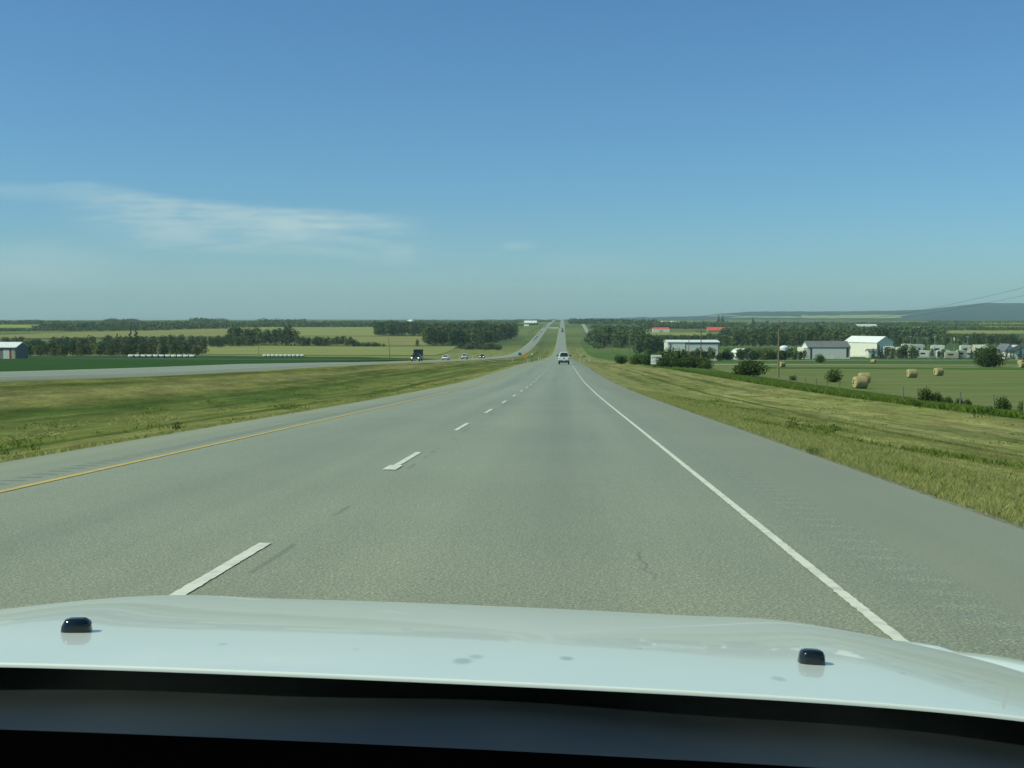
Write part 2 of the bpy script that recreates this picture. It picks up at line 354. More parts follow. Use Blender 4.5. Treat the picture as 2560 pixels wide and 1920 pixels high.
    t.links.new(m2.outputs[2], fm.inputs[6]); t.links.new(cc.outputs[0], fm.inputs[7]); t.links.new(fm.outputs[2], b.inputs['Base Color'])
    bp = t.nodes.new('ShaderNodeBump'); bp.inputs['Strength'].default_value = .5; bp.inputs['Distance'].default_value = .008
    hgt = M_(t, 'ADD', speck, M_(t, 'MULTIPLY', groove, -.6))
    t.links.new(hgt, bp.inputs['Height']); t.links.new(bp.outputs[0], b.inputs['Normal'])
    return m
ASPH = road_mat()
def strip(name, xl, y0, y1, m, lift=0.0, edge_skirt=True, yarr=None):
    """sheet following the road surface through lateral positions xl"""
    yy_ = ys[(ys > y0) & (ys < y1)] if yarr is None else yarr
    yy_ = np.concatenate([[y0], yy_, [y1]]); xx = np.array(xl, float)
    A, B = np.meshgrid(xx, yy_); Zz = Hr(A, B) + lift
    if edge_skirt: Zz[:, 0] -= .12; Zz[:, -1] -= .12
    Vv = np.stack([A, B, Zz], -1).reshape(-1, 3); n = len(xx)
    I = (np.arange(len(yy_) - 1)[:, None] * n + np.arange(n - 1)[None]).ravel()
    return fastmesh(name, Vv, np.stack([I, I + 1, I + n + 1, I + n], -1), m)
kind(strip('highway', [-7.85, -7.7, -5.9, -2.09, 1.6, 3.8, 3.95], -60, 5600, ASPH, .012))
kind(strip('oncoming_carriageway', [-41.15, -41, -38, -35.5, -33, -30, -29.85], -60, 5600, ASPH, .012))
PAINT = mat('road_paint_white', (.66, .68, .58), .7, (.46, .47, .40), 9, .2, lo=.45, hi=.75, detail=6)
PAINTY = mat('road_paint_yellow', (.60, .44, .13), .7, (.48, .36, .12), 6, .2)
def ragged(name, xc, wd, y0, y1, m, stepn=.05):
    r = np.random.RandomState(int(abs(xc) * 100)); yy_ = np.concatenate([np.arange(y0, min(45, y1), stepn), np.geomspace(max(45, y0), y1, 160)]) if y1 > 60 else np.arange(y0, y1 + stepn / 2, stepn)
    a = xc - wd / 2 + r.normal(0, .0022, len(yy_)); b_ = xc + wd / 2 + r.normal(0, .0022, len(yy_))
    Vv = np.concatenate([np.stack([a, yy_, Hr(a, yy_) + .017 + yy_ * 8e-5], -1), np.stack([b_, yy_, Hr(b_, yy_) + .017 + yy_ * 8e-5], -1)]); n = len(yy_)
    i = np.arange(n - 1)
    return Vv, np.stack([i, i + n, i + n + 1, i + 1], -1)
def merge(lst):
    Vs = []; Fs = []; k = 0
    for v, f in lst: Vs.append(v); Fs.append(f + k); k += len(v)
    return np.concatenate(Vs), np.concatenate(Fs)
v, f = merge([ragged('e', 1.61, .070, 2, 420, PAINT), ragged('e', 1.61, .12, 460, 2400, PAINT)])
kind(fastmesh('white_edge_line', v, f, PAINT))
v, f = merge([ragged('y', -5.79, .105, 2, 420, PAINTY), ragged('y', -5.79, .12, 460, 2400, PAINTY)])
kind(fastmesh('yellow_edge_line', v, f, PAINTY))
ds = []
for k_ in range(-1, 34):
    y1 = 8.3 + 9 * k_; y0 = y1 - 3.0
    if k_ == 1:
        ds.append(ragged('d', -2.09, .088, y0 + .5, y1, PAINT)); vv_, ff_ = ragged('d', -2.09, .17, y0, y0 + .65, PAINT); vv_[:, 2] += .003; ds.append((vv_, ff_))
    elif y0 > -3: ds.append(ragged('d', -2.09, .088, y0, y1, PAINT))
v, f = merge(ds); kind(fastmesh('lane_dashes', v, f, PAINT))
v, f = merge([ragged('o', -31.9, .12, 30, 2200, PAINTY), ragged('o', -39.3, .12, 30, 2200, PAINT)])
kind(fastmesh('oncoming_edge_lines', v, f, PAINT))
# gravel shoulder edges
GRAVEL = mat('gravel', (.38, .36, .25), .95, (.10, .10, .06), 14, .1, bump=.9, bscale=30, detail=6, lo=.3, hi=.7)
def gravel_edge(name, x0, x1):
    yy_ = np.concatenate([np.arange(0, 60, .25), np.geomspace(60, 900, 200)]); r = np.random.RandomState(5)
    a = x0 + r.normal(0, .03, len(yy_)); b_ = x1 + r.normal(0, .07, len(yy_)) + .06 * np.sin(yy_ * 1.3)
    za = Hr(a, yy_) + .006; zb = Hr(b_, yy_) + .008
    Vv = np.concatenate([np.stack([a, yy_, za], -1), np.stack([b_, yy_, zb], -1)]); n = len(yy_); i = np.arange(n - 1)
    return kind(fastmesh(name, Vv, np.stack([i, i + n, i + n + 1, i + 1], -1), GRAVEL))
gravel_edge('gravel_verge', 3.80, 4.12); gravel_edge('gravel_verge', -7.72, -8.0)

# draped field sheets ------------------------------------------------
def drape(name, c, m, lift=.35, nu=40, nv=16, fn=Hr):
    """c: four (x, y) corners"""
    c = np.array([(p[0], p[1]) for p in c], float); u = np.linspace(0, 1, nu); v_ = np.linspace(0, 1, nv); U, W = np.meshgrid(u, v_)
    Q = ((1 - U) * (1 - W))[..., None] * c[0] + (U * (1 - W))[..., None] * c[1] + (U * W)[..., None] * c[2] + ((1 - U) * W)[..., None] * c[3]
    Zz = fn(Q[..., 0], Q[..., 1]) + lift; Vv = np.concatenate([Q, Zz[..., None]], -1).reshape(-1, 3)
    I = (np.arange(nv - 1)[:, None] * nu + np.arange(nu - 1)[None]).ravel()
    return kind(fastmesh(name, Vv, np.stack([I, I + 1, I + nu + 1, I + nu], -1), m))
STRAW = mat('cut_hay_field', (.255, .265, .095), .95, (.180, .210, .060), .9, .05, stretch=(.012, .05, 1), detail=6, lo=.3, hi=.7)
STRAW2 = mat('pale_hay_field', (.25, .24, .088), .95, (.185, .195, .058), .8, .05, stretch=(.01, .04, 1), detail=6, lo=.3, hi=.7)
CROP = mat('dark_green_crop', (.022, .064, .014), .95, (.036, .085, .018), .6, .05, stretch=(.05, .12, 1), detail=5)
CANOLA = mat('yellow_green_crop', (.27, .30, .05), .95, (.20, .25, .05), 1, .05, stretch=(.004, .01, 1))
MIDG = mat('mid_green_field', (.10, .15, .045), .95, (.14, .18, .05), 1, .05, stretch=(.004, .01, 1))
HAYF = mat('hay_meadow', (.175, .190, .078), .95, (.110, .155, .038), 1.3, .05, stretch=(.05, .16, 1), detail=6, lo=.35, hi=.65, bump=.3, bscale=9)
HAYG = mat('long_green_meadow', (.052, .115, .014), .95, (.080, .145, .022), 1, .05, stretch=(.05, .2, 1), detail=5)
def G(px, py): return gp(px, py)[:2]
# left of the oncoming lanes
drape('crop_field', [(-47, 25), (-47, 330), G(560, 891), G(-260, 894)], CROP, .16, 60, 60)
drape('crop_field', [(-47, 330), (-47, 460), G(900, 893.5), G(560, 891)], CROP, .16, 30, 30)
drape('hay_field', [G(430, 888), G(1085, 890), G(1140, 867.5), G(430, 866.5)], STRAW, .3, 60, 50)
drape('hay_field', [G(540, 864.5), G(1100, 864.5), G(1100, 842), G(640, 842)], STRAW2, .35, 60, 40)
drape('hay_field', [G(640, 840.5), G(960, 840.5), G(960, 818), G(640, 818)], STRAW, .4, 60, 40)
drape('hay_field', [G(-150, 848), G(720, 841), G(620, 820), G(-150, 842)], STRAW2, .4, 60, 30)
drape('canola_field', [G(-100, 821), G(62, 820.5), G(95, 813), G(-100, 812)], CANOLA, .5)
drape('green_field', [G(-100, 836), G(140, 834), G(160, 824), G(-100, 824)], MIDG, .5)
drape('green_field', [G(1040, 818), G(1068, 818), G(1066, 812), G(1038, 812)], MIDG, .5)
drape('canola_field', [G(280, 815), G(328, 815), G(322, 812.5), G(275, 812.5)], CANOLA, .5)
drape('canola_field', [G(1160, 808.4), G(1190, 808.4), G(1188, 805), G(1163, 805)], CANOLA, .6)
drape('green_field', [G(1328, 832), G(1356, 814), G(1300, 812), G(1322, 835)], MIDG, .5)
# right of the highway
drape('hay_field', [(34, 96), (54, 92), (260, 380), (42, 440)], HAYF, .10, 60, 60)
drape('hay_field', [(54, 92), (330, 180), (420, 420), (260, 380)], HAYF, .10, 60, 60)
drape('green_meadow', [(41, 445), (259, 383), (430, 425), (60, 620)], HAYG, .12, 50, 50)
drape('green_meadow', [(54, 332), (240, 305), (256, 330), (58, 355)], HAYG, .16, 50, 20)
drape('pale_field', [G(1596, 839.5), G(1790, 840), G(1800, 831), G(1596, 831)], STRAW, .4)
drape('pale_field', [G(1570, 831), G(1600, 831), G(1604, 826), G(1575, 826)], STRAW, .4)
drape('canola_field', [G(2255, 834), G(2560, 834), G(2700, 823), G(2300, 823)], STRAW, .4)
drape('canola_field', [G(2430, 817), G(2700, 820), G(2700, 807.5), G(2430, 807.5)], CANOLA, .5)
drape('pale_field', [G(1484, 820), G(1600, 820), G(1600, 813.5), G(1484, 813.5)], MIDG, .5)
# crossing road, service road and tracks
PALE = mat('pale_gravel_road', (.34, .34, .27), .9, (.28, .28, .22), 3, .15, stretch=(.2, .2, 1))
kind(drape('crossing_road', [(-29.5, 392), (-7.9, 388), (-7.9, 400), (-29.5, 404)], PALE, .14, 30, 8))
kind(drape('crossing_road', [(4.0, 386), (190, 398), (190, 408), (4.0, 402)], PALE, .14, 60, 8))
kind(drape('crossing_road', [(-190, 452), (-41.5, 396), (-41.5, 406), (-190, 466)], PALE, .2, 60, 8))
kind(drape('service_road', [(56, 596), (420, 600), (420, 622), (56, 618)], PALE, .2, 60, 6))
kind(drape('gravel_track', [G(1466, 835), G(1474, 835), G(1461, 811), G(1452, 811)], PALE, .5))
kind(drape('crossing_road', [(-29, 2300), (-8, 2300), (-8, 2500), (-29, 2500)], PALE, .4, 8, 8))

# ---- hills far off
HX = [-2500, 300, 900, 1150, 1300, 1380, 1400, 1480, 1600, 1700, 1770, 1800, 1850, 1900, 2000, 2150, 2260, 2300, 2330, 2360, 2390, 2450, 2560, 2800, 3200, 4200]
HV = [802, 801, 799.5, 800, 798.2, 798, 799.5, 796.5, 793.5, 792, 788.5, 784, 781, 779.5, 779, 778.5, 777, 774, 770.5, 767.5, 763, 758.5, 759.5, 764, 772, 790]
def hill(x, y):
    x = np.asarray(x, float); y = np.asarray(y, float)
    px = VX + F * x / np.maximum(y, 1); top = (HY - np.interp(px, HX, HV)) / F * 10500
    top = top + 3.5 * np.sin(x / 90.) * np.sin(x / 33.) + 2 * np.sin(x / 21.)
    s = np.clip((y - 7200) / 3300, 0, 1); s2 = np.clip((y - 10500) / 3500, 0, 1)
    sh = s * s * (3 - 2 * s); sh = .35 * s + .65 * sh
    return -14 + (top + 14) * sh * (1 - s2 * s2)
hx = np.linspace(-7500, 7500, 420); hy = np.linspace(7200, 14000, 46)
A, B = np.meshgrid(hx, hy); Zz = hill(A, B); Vv = np.stack([A, B, Zz], -1).reshape(-1, 3); n = len(hx)
I = (np.arange(len(hy) - 1)[:, None] * n + np.arange(n - 1)[None]).ravel()
HILL = mat('wooded_hills', (.018, .040, .042), .95, (.032, .056, .045), 1, .05, stretch=(.004, .0012, .01), detail=8, lo=.4, hi=.7)
kind(smooth(fastmesh('hills', Vv, np.stack([I, I + 1, I + n + 1, I + n], -1), HILL)))
def HP(px, py):
    a = (px - VX) / F; b = -(py - HY) / F; d = np.linspace(7200, 10500, 2000); hit = np.nonzero(b * d <= hill(a * d, d))[0]
    i = hit[0] if len(hit) else len(d) - 1; return (a * d[i], d[i])
for q in ([(2092, 792), (2236, 793), (2260, 788.5), (2092, 788)], [(1815, 796.5), (2080, 797), (2070, 792.5), (1850, 792)], [(1996, 796.5), (2245, 797), (2235, 791.5), (1996, 789)], [(1762, 792.8), (1848, 793), (1838, 790), (1770, 790.5)]):
    drape('hill_field', [HP(*p) for p in q], CANOLA if q[0][0] != 1762 else STRAW2, 4, 30, 8, fn=hill)

# ================================================================== trees
BARK = mat('pale_aspen_bark', (.30, .30, .24), .9, (.14, .14, .10), 3, .1)
BARKD = mat('dark_bark', (.09, .075, .05), .9, (.05, .045, .03), 3, .1)
LEAF_A = leafmat('aspen_leaves', (.050, .088, .024), (.115, .155, .045), .5, .6)
LEAF_B = leafmat('bush_leaves', (.040, .080, .018), (.085, .125, .032), .9)
LEAF_O = leafmat('olive_leaves', (.075, .085, .028), (.105, .115, .040), .7)
LEAF_S = leafmat('spruce_needles', (.018, .040, .016), (.036, .064, .024), 1.0, .2)
LEAF_D = leafmat('dark_leaves', (.030, .060, .014), (.065, .105, .026), .8)
WEED = leafmat('weed_leaves', (.06, .12, .02), (.12, .16, .04), 2)
def leaves(r, centers, radii, n, size):
    """n leaf quads through lumpy volume; returns arrays"""
    k = r.randint(0, len(centers), n); c = np.array(centers)[k]; rad = np.array(radii)[k]
    d = r.normal(size=(n, 3)); d /= np.linalg.norm(d, axis=1)[:, None]; q = r.uniform(0.25, 1, n) ** .45
    p = c + d * rad * q[:, None]
    nrm = d * .7 + r.normal(size=(n, 3)) * .7; nrm[:, 2] += .35; nrm /= np.linalg.norm(nrm, axis=1)[:, None]
    a = np.cross(nrm, r.normal(size=(n, 3))); a /= np.linalg.norm(a, axis=1)[:, None]; b = np.cross(nrm, a)
    s = (size * r.uniform(.55, 1.3, n))[:, None]
    P4 = np.stack([p - a * s, p + b * s * .7, p + a * s, p - b * s * .7 + nrm * s * .3], 1).reshape(-1, 3)
    return P4, np.arange(4 * n).reshape(-1, 4)
def lumps(r, h, rx, z0, n, rl):
    C = []; Rr = []
    for i in range(n):
        t = i / max(1, n - 1); zz = z0 + (h - z0 - rl * .6) * (t * .92 + .05); env = rx * (1 - .8 * max(0, t - .35) ** 1.3) * (.75 + .25 * math.sin(t * 9))
        a = i * 2.4 + r.uniform(0, 1); q = env * (.15 + .55 * r.rand()); C.append((q * math.cos(a), q * math.sin(a), zz)); s = rl * r.uniform(.75, 1.2); Rr.append((s, s, s * .85))
    return C, Rr
def trunk_mesh(r, h, rad, C, lean=.02, z0=.3, nb=6):
    mb = MB(); mb.tube((0, 0, -.3), (lean * h, 0, h * .55), rad, rad * .6, 6); mb.tube((lean * h, 0, h * .55), (lean * h * 1.3, .02 * h, h * .9), rad * .6, rad * .12, 5)
    for c in C[:nb]:
        zz = max(h * .2, c[2] - abs(c[0]) - abs(c[1]) - .1 * h); mb.tube((lean * zz, 0, zz), c, rad * .35, rad * .1, 4)
    return mb
HOLD = []
def make_tree(name, mcrown, mtrunk, h=10., rx=2.6, z0=2.2, nl=9, rl=1.7, nleaf=420, size=.42, rad=.13, seed=0, crown='crown'):
    r = np.random.RandomState(seed); C, Rr = lumps(r, h, rx, z0, nl, rl)
    e = empty(name, (0, 0, 0)); P4, Fc = leaves(r, C, Rr, nleaf, size); fastmesh(crown, P4, Fc, mcrown, e)
    trunk_mesh(r, h, rad, C).build('trunk', mtrunk, e); HOLD.append(e); return e
def make_spruce(seed, h=10.):
    r = np.random.RandomState(seed); e = empty('spruce_tree', (0, 0, 0)); C = []; Rr = []
    for i in range(15):
        t = i / 14; zz = .8 + t * (h - 1.2); q = (1 - t) * 2.1 + .12
        for k in range(max(1, int(5 * (1 - t) + 1))):
            a = r.uniform(0, 6.28); C.append((q * .6 * math.cos(a), q * .6 * math.sin(a), zz)); Rr.append((q * .5 + .12, q * .5 + .12, .42))
    P4, Fc = leaves(r, C, Rr, 620, .27); fastmesh('crown', P4, Fc, LEAF_S, e); MB().tube((0, 0, -.3), (0, 0, h), .16, .03, 6).build('trunk', BARKD, e); HOLD.append(e); return e
def make_bush(name, seed, h=3., rx=1.9, m=None, nleaf=520, size=.17, nl=8):
    r = np.random.RandomState(seed); C = []; Rr = []
    for i in range(nl):
        a = i * 2.4; q = rx * .55 * math.sqrt(i / nl); zz = h * (.25 + .45 * r.rand()) * (1 - .15 * i / nl); C.append((q * math.cos(a), q * math.sin(a), zz)); s = rx * .5 * r.uniform(.8, 1.15); Rr.append((s, s, min(zz * .98, h * .42)))
    e = empty(name, (0, 0, 0)); P4, Fc = leaves(r, C, Rr, nleaf, size); fastmesh('foliage', P4, Fc, m or LEAF_B, e)
    mb = MB()
    for c in C: mb.tube((c[0] * .2, c[1] * .2, -.1), c, .035, .01, 4)
    mb.build('stems', BARKD, e); HOLD.append(e); return e
ASPEN = [make_tree('aspen_tree', LEAF_A, BARK, seed=i, h=10, rx=2.4 + .3 * (i % 3), z0=2.6, nl=8 + i % 3, size=.44) for i in range(4)]
ROUND = [make_tree('leafy_tree', LEAF_A if i % 2 else LEAF_D, BARKD, seed=20 + i, h=10, rx=3.6, z0=1.4, nl=12, rl=2.1, nleaf=560, size=.46) for i in range(4)]
OLIVE = [make_tree('leafy_tree', LEAF_O, BARKD, seed=40 + i, h=10, rx=4.4, z0=.8, nl=12, rl=2.4, nleaf=560, size=.48) for i in range(2)]
SPRUCE = [make_spruce(60 + i) for i in range(3)]
BUSH = [make_bush('bush', 70 + i, m=[LEAF_B, LEAF_D, LEAF_O][i % 3]) for i in range(4)]
used = set()
def place(protos, x, y, h, base_h, label, cat, group=None, wide=1.0, name=None, sink=0):
    p = rnd.choice(protos); o = copy_tree(p); s = h / base_h
    o.location = (x, y, H(x, y) - sink); o.rotation_euler = (0, 0, rnd.uniform(0, 6.28)); o.scale = (s * wide, s * wide, s)
    if name: o.name = name
    tag(o, label, cat, group); return o
ORD = ['leftmost', 'second', 'third', 'fourth', 'fifth', 'sixth', 'seventh', 'eighth', 'ninth', 'tenth', 'eleventh', 'twelfth', 'thirteenth', 'fourteenth']
def belt(protos, x0, x1, y0, y1, n, h0, h1, base_h, label, cat, group, wide=1.0, jit=1.5, name=None, env=None):
    """n trees whose feet run from (x0,y0) to (x1,y1), heights in photograph pixels"""
    for i in range(n):
        t = (i + rnd.uniform(.1, .9)) / n; px = x0 + (x1 - x0) * t; py = y0 + (y1 - y0) * t - abs(rnd.gauss(0, jit)) + .3
        x, y, z = gp(px, py); e = env(t) if env else 1
        hp = min(h1 * 1.12, max(h0 * .8, rnd.gauss((h0 + h1) / 2, (h1 - h0) * .42))) * e
        if n <= 14: lb = label + ', ' + (ORD[i] + (' one' if i == 0 else ' from left'))
        else: lb = label + [', far left', ', left', ', left of centre', ', at centre', ', right of centre', ', right', ', far right'][min(6, 7 * i // n)]
        if len(lb.replace(',', '').split()) > 16: print('LONG', lb)
        place(protos, x, y, hp * y / F, base_h, lb, cat, group, wide, name)
# --- left of the highway
belt(ROUND + OLIVE, 45, 500, 892.5, 889, 46, 22, 34, 10, 'bushy grey green tree fronting the thicket by the grey shed', 'tree', 'trees in the thicket by the shed', 1.25)
belt(ROUND, -40, 640, 881, 867, 64, 24, 33, 10, 'dark round tree at the back of the long thicket', 'tree', 'trees along the back of the long thicket', 1.2, 3)
belt(ASPEN, 500, 640, 864.5, 864, 14, 18, 26, 10, 'pale trunked aspen at the near edge of the long thicket', 'tree', 'aspens at the thicket edge', 1.2)
belt(ASPEN + ROUND, 566, 738, 864, 864.5, 22, 36, 46, 10, 'tall dark aspen in the high clump amid the left fields', 'tree', 'tall aspens in the high clump', 1.0, 1.5)
belt(ASPEN + ROUND, 735, 878, 866, 866.5, 22, 20, 26, 10, 'shorter dark aspen in the row right of the high clump', 'tree', 'aspens right of the high clump', 1.25)
belt(BUSH, 878, 958, 866.5, 866.5, 12, 7, 14, 3, 'low dark bush trailing off the right end of the aspen row', 'bush', 'low bushes ending the aspen row', 1.4, 1, env=lambda t: 1.2 - .5 * t)
place(OLIVE, *gp(882, 866)[:2], 19 * gp(882, 866)[1] / F, 10, 'rounded olive tree at the end of the aspen row in the hay field', 'tree')
belt(ASPEN + ROUND, 936, 1062, 840, 840, 26, 32, 38, 10, 'dark aspen in the high belt behind the pale hay field', 'tree', 'aspens of the high belt behind the hay field', 1.0, 1.5)
belt(ASPEN + ROUND, 1056, 1235, 864.5, 864, 34, 36, 46, 10, 'tall aspen fronting the dense wood by the oncoming lanes', 'tree', 'front aspens of the dense wood', 1.0, 1.5)
belt(ASPEN + ROUND, 1062, 1284, 853, 851, 34, 38, 45, 10, 'dark tree deep inside the dense wood left of the oncoming lanes', 'tree', 'inner trees of the dense wood', 1.1, 3)
belt(ROUND, 1235, 1290, 858, 842, 12, 24, 34, 10, 'round dark tree ending the dense wood near the oncoming lanes', 'tree', 'trees ending the dense wood near the road', 1.1, 1)
belt(BUSH, 1148, 1252, 873, 876, 20, 11, 20, 3, 'grey green bush in front of the dense wood', 'bush', 'bushes in front of the dense wood', 1.5, 2)
place(OLIVE, *gp(1042, 866)[:2], 18 * gp(1042, 866)[1] / F, 10, 'small olive tree standing just left of the dense wood', 'tree')
for px, py, h_, lb in ((312, 872, 46, 'leftmost dark spruce of the pair towering over the thicket'), (327, 872, 52, 'tallest dark spruce towering over the thicket'), (278, 872, 38, 'thin dark spruce left of the tall pair over the thicket')):
    g_ = gp(px, py); place(SPRUCE, g_[0], g_[1], h_ * g_[1] / F, 10, lb, 'tree', wide=1.35, name='spruce_tree')
# --- right of the highway
belt(ASPEN + ROUND, 1492, 1610, 868, 872, 30, 34, 46, 10, 'dark leafy tree in the wood just right of the highway verge', 'tree', 'trees of the wood right of the verge', 1.15, 4)
belt(ROUND + ASPEN, 1595, 1672, 885, 886, 18, 36, 48, 10, 'leafy tree behind the white notice board', 'tree', 'trees behind the notice board', 1.2, 2)
belt(ROUND, 1660, 1830, 862, 862, 26, 20, 26, 10, 'dark tree behind the long white hangar', 'tree', 'trees behind the long white hangar', 1.2, 3)
belt(ASPEN, 1770, 2110, 872, 871, 46, 36, 46, 10, 'pale trunked aspen fronting the big wood behind the hangars', 'tree', 'front aspens of the big wood', 1.0, 1.5, env=lambda t: .72 if t < .18 else 1)
belt(ASPEN + ROUND[:2], 1834, 2230, 858, 858, 56, 26, 38, 10, 'dark tree inside the big wood behind the hangars', 'tree', 'inner trees of the big wood', 1.15, 4)
belt(ROUND + ASPEN, 2190, 2560, 868, 866, 32, 22, 34, 10, 'tree in the wood behind the trailer yard', 'tree', 'trees behind the trailer yard', 1.2, 3)
belt(OLIVE + ROUND, 2400, 2580, 858, 858, 16, 14, 22, 10, 'tree behind the gabled houses at the right', 'tree', 'trees behind the gabled houses', 1.3, 3)
for px, py, h_, lb in ((1793, 812, 24, 'left dark spruce of the pair breaking the skyline behind the red roof'), (1803, 812, 25, 'right dark spruce of the pair breaking the skyline behind the red roof'), (1878, 815, 22, 'lone thin spruce on the skyline left of the big utility pole'), (2040, 838, 22, 'dark spruce inside the big wood above the grey roofed hangar')):
    g_ = gp(px, py); place(SPRUCE, g_[0], g_[1], h_ * g_[1] / F, 10, lb, 'tree', wide=1.35, name='spruce_tree')
belt(SPRUCE + ASPEN, 2172, 2245, 896.5, 896.5, 9, 22, 34, 10, 'young green tree behind the chain fence beside the striped hangar', 'tree', 'young trees behind the left part of the chain fence', 1.3, .5)
belt(ROUND, 2235, 2275, 896.5, 896.5, 5, 30, 36, 10, 'leafy dark green tree behind the chain fence left of the trailer yard', 'tree', 'leafy trees by the trailer yard', 1.0, .5)
belt(ASPEN, 2278, 2400, 896, 896, 8, 20, 32, 10, 'slim young tree in front of the trailers behind the chain fence', 'tree', 'slim young trees before the trailers', 1.0, .5)
belt(SPRUCE, 2375, 2425, 896, 896, 5, 24, 32, 10, 'young conifer between the trailers and the big dark bush', 'tree', 'young conifers beside the trailers', 1.2, .5)
belt(SPRUCE, 2490, 2575, 898, 898, 8, 22, 32, 10, 'small spruce in front of the gabled houses', 'tree', 'small spruces before the gabled houses', 1.25, .5)
# single bushes
BIG = make_bush('large_bush', 101, 6.5, 5.2, LEAF_D, 5200, .22, 16)
p = at(2455, 360); o = copy_tree(BIG); o.location = p; tag(o, 'massive dark green bush standing alone in the hay meadow at the right', 'bush')
MIDB = make_bush('wide_bush', 102, 3.6, 3.9, LEAF_D, 3600, .17, 14)
p = at(1868, 236); o = copy_tree(MIDB); o.location = p; tag(o, 'wide dark bush just left of the big utility pole', 'bush')
SHR = make_bush('shrub', 103, 2.5, 1.5, LEAF_B, 1500, .11, 9)
for px, d_, s_, lb in ((2078, 196, 1.0, 'round shrub at the meadow fence left of the nearest hay bale'), (2043, 492, 1.55, 'round bush in front of the grey roofed hangar'), (1978, 205, .42, 'small scrubby bush between fence posts right of the big utility pole'), (1655, 300, 1.2, 'green bush overlapping the foot of the white notice board')):
    p = at(px, d_); o = copy_tree(SHR); o.location = p; o.scale = (s_ * 1.15, s_ * 1.15, s_); o.rotation_euler = (0, 0, rnd.uniform(0, 6)); tag(o, lb, 'bush')
i_ = 0
for px, d_, s_ in sorted(((1585, 330, 1.0), (1600, 340, 1.3), (1622, 330, 1.5), (1675, 310, 1.3), (1688, 360, 2.3), (1700, 330, 1.1), (1717, 330, 1.4), (1735, 335, 1.2), (1752, 330, 1.5), (1765, 325, 1.1), (1662, 345, 2.1), (1552, 350, 1.2), (1640, 345, 1.6))):
    p = at(px, d_); o = copy_tree(SHR); o.location = p; o.scale = (s_ * 1.3, s_ * 1.3, s_); o.rotation_euler = (0, 0, rnd.uniform(0, 6)); tag(o, 'dark roadside bush near the notice board, ' + ORD[i_] + (' one' if i_ == 0 else ' from left'), 'bush', 'bushes round the notice board'); i_ += 1
belt(ASPEN + ROUND, 1690, 1802, 903.5, 902.5, 14, 22, 33, 10, 'young leafy tree in front of the long white hangar', 'tree', 'young trees before the long white hangar', 1.3, .5)
belt(ROUND + ASPEN, 1800, 2010, 900.8, 899.6, 30, 20, 31, 10, 'dark bushy tree between the two pale hangars', 'tree', 'trees between the two hangars', 1.3, .3)
for px, py_, h_, lb in ((2302, 1.3, 1.25, 'dark green shrub at the left end of the fence side hedge'), (2330, 1.3, 1.0, 'second shrub from the left of the fence side hedge'), (2358, 1.3, .75, 'third shrub from the left of the fence side hedge'), (2385, 1.3, .7, 'fourth shrub from the left of the fence side hedge'), (2405, 1.3, .65, 'shrub at the right end of the fence side hedge'), (2490, 1.2, 1.1, 'tall weed like shrub in the green strip right of the hedge'), (2545, 1.1, 1.0, 'weed like shrub nearest the right end of the green strip')):
    d_ = 100 if px < 2450 else 84; p = at(px, d_); o = copy_tree(SHR); o.location = p; s_ = h_ / 2.5; o.scale = (s_ * 1.1, s_ * 1.1, s_ * 1.15); tag(o, lb, 'shrub')
for e in HOLD:
    for c in list(e.children): bpy.data.objects.remove(c)
    bpy.data.objects.remove(e)

# --- woods too far off to count
def woods(name, label, rows, m=LEAF_A, seed=1, lq=.0):
    r = np.random.RandomState(seed); Ps = []; k = 0
    for (x0, x1, y0, y1, hp, n) in rows:
        for i in range(n):
            t = (i + r.rand()) / n; px = x0 + (x1 - x0) * t; py = y0 + (y1 - y0) * t + r.uniform(-.4, .4); g_ = gp(px, py); h = hp * g_[1] / F * r.uniform(.75, 1.15)
            q = 30; a = r.normal(size=(q, 3)) * np.array([h * .42, h * .5, h * .25]); a[:, 2] = h * (.5 + .23 * r.normal(size=q)).clip(.1, .98); a[:, 0] *= 1.3 - a[:, 2] / h * .8
            c = a + np.array([g_[0], g_[1], g_[2]]); s = h * .17
            d = r.normal(size=(q, 3)); d /= np.linalg.norm(d, axis=1)[:, None]; e_ = np.cross(d, r.normal(size=(q, 3))); e_ /= np.linalg.norm(e_, axis=1)[:, None]; f_ = np.cross(d, e_)
            Ps.append(np.stack([c - e_ * s, c + f_ * s, c + e_ * s, c - f_ * s], 1).reshape(-1, 3))
    V_ = np.concatenate(Ps); o = fastmesh(name, V_, np.arange(len(V_)).reshape(-1, 4), m)
    o['kind'] = 'stuff'; o['label'] = label; o['category'] = 'woods'; return o
woods('far_woods', 'dark belts of far woods along the horizon left of the highway', [
    (-60, 150, 812, 811, 9, 60), (80, 280, 821, 820, 13, 90), (60, 160, 822, 822, 8, 30), (-60, 420, 830, 826, 9, 110), (120, 560, 826, 822, 12, 140), (250, 960, 816, 815.5, 11, 240), (-60, 960, 809, 809, 7, 260),
    (560, 960, 818, 818, 10, 130), (250, 330, 807, 807, 10, 30), (470, 560, 807, 807, 11, 35), (640, 760, 808, 808, 10, 40), (20, 90, 808, 808, 9, 20), (1020, 1090, 808, 807, 8, 25), (950, 1300, 811, 808, 7, 150), (1060, 1290, 817, 814, 9, 90), (1290, 1345, 816, 813, 6, 30), (940, 1060, 818, 818, 8, 40), (1200, 1380, 806, 805, 5, 70)], seed=1)
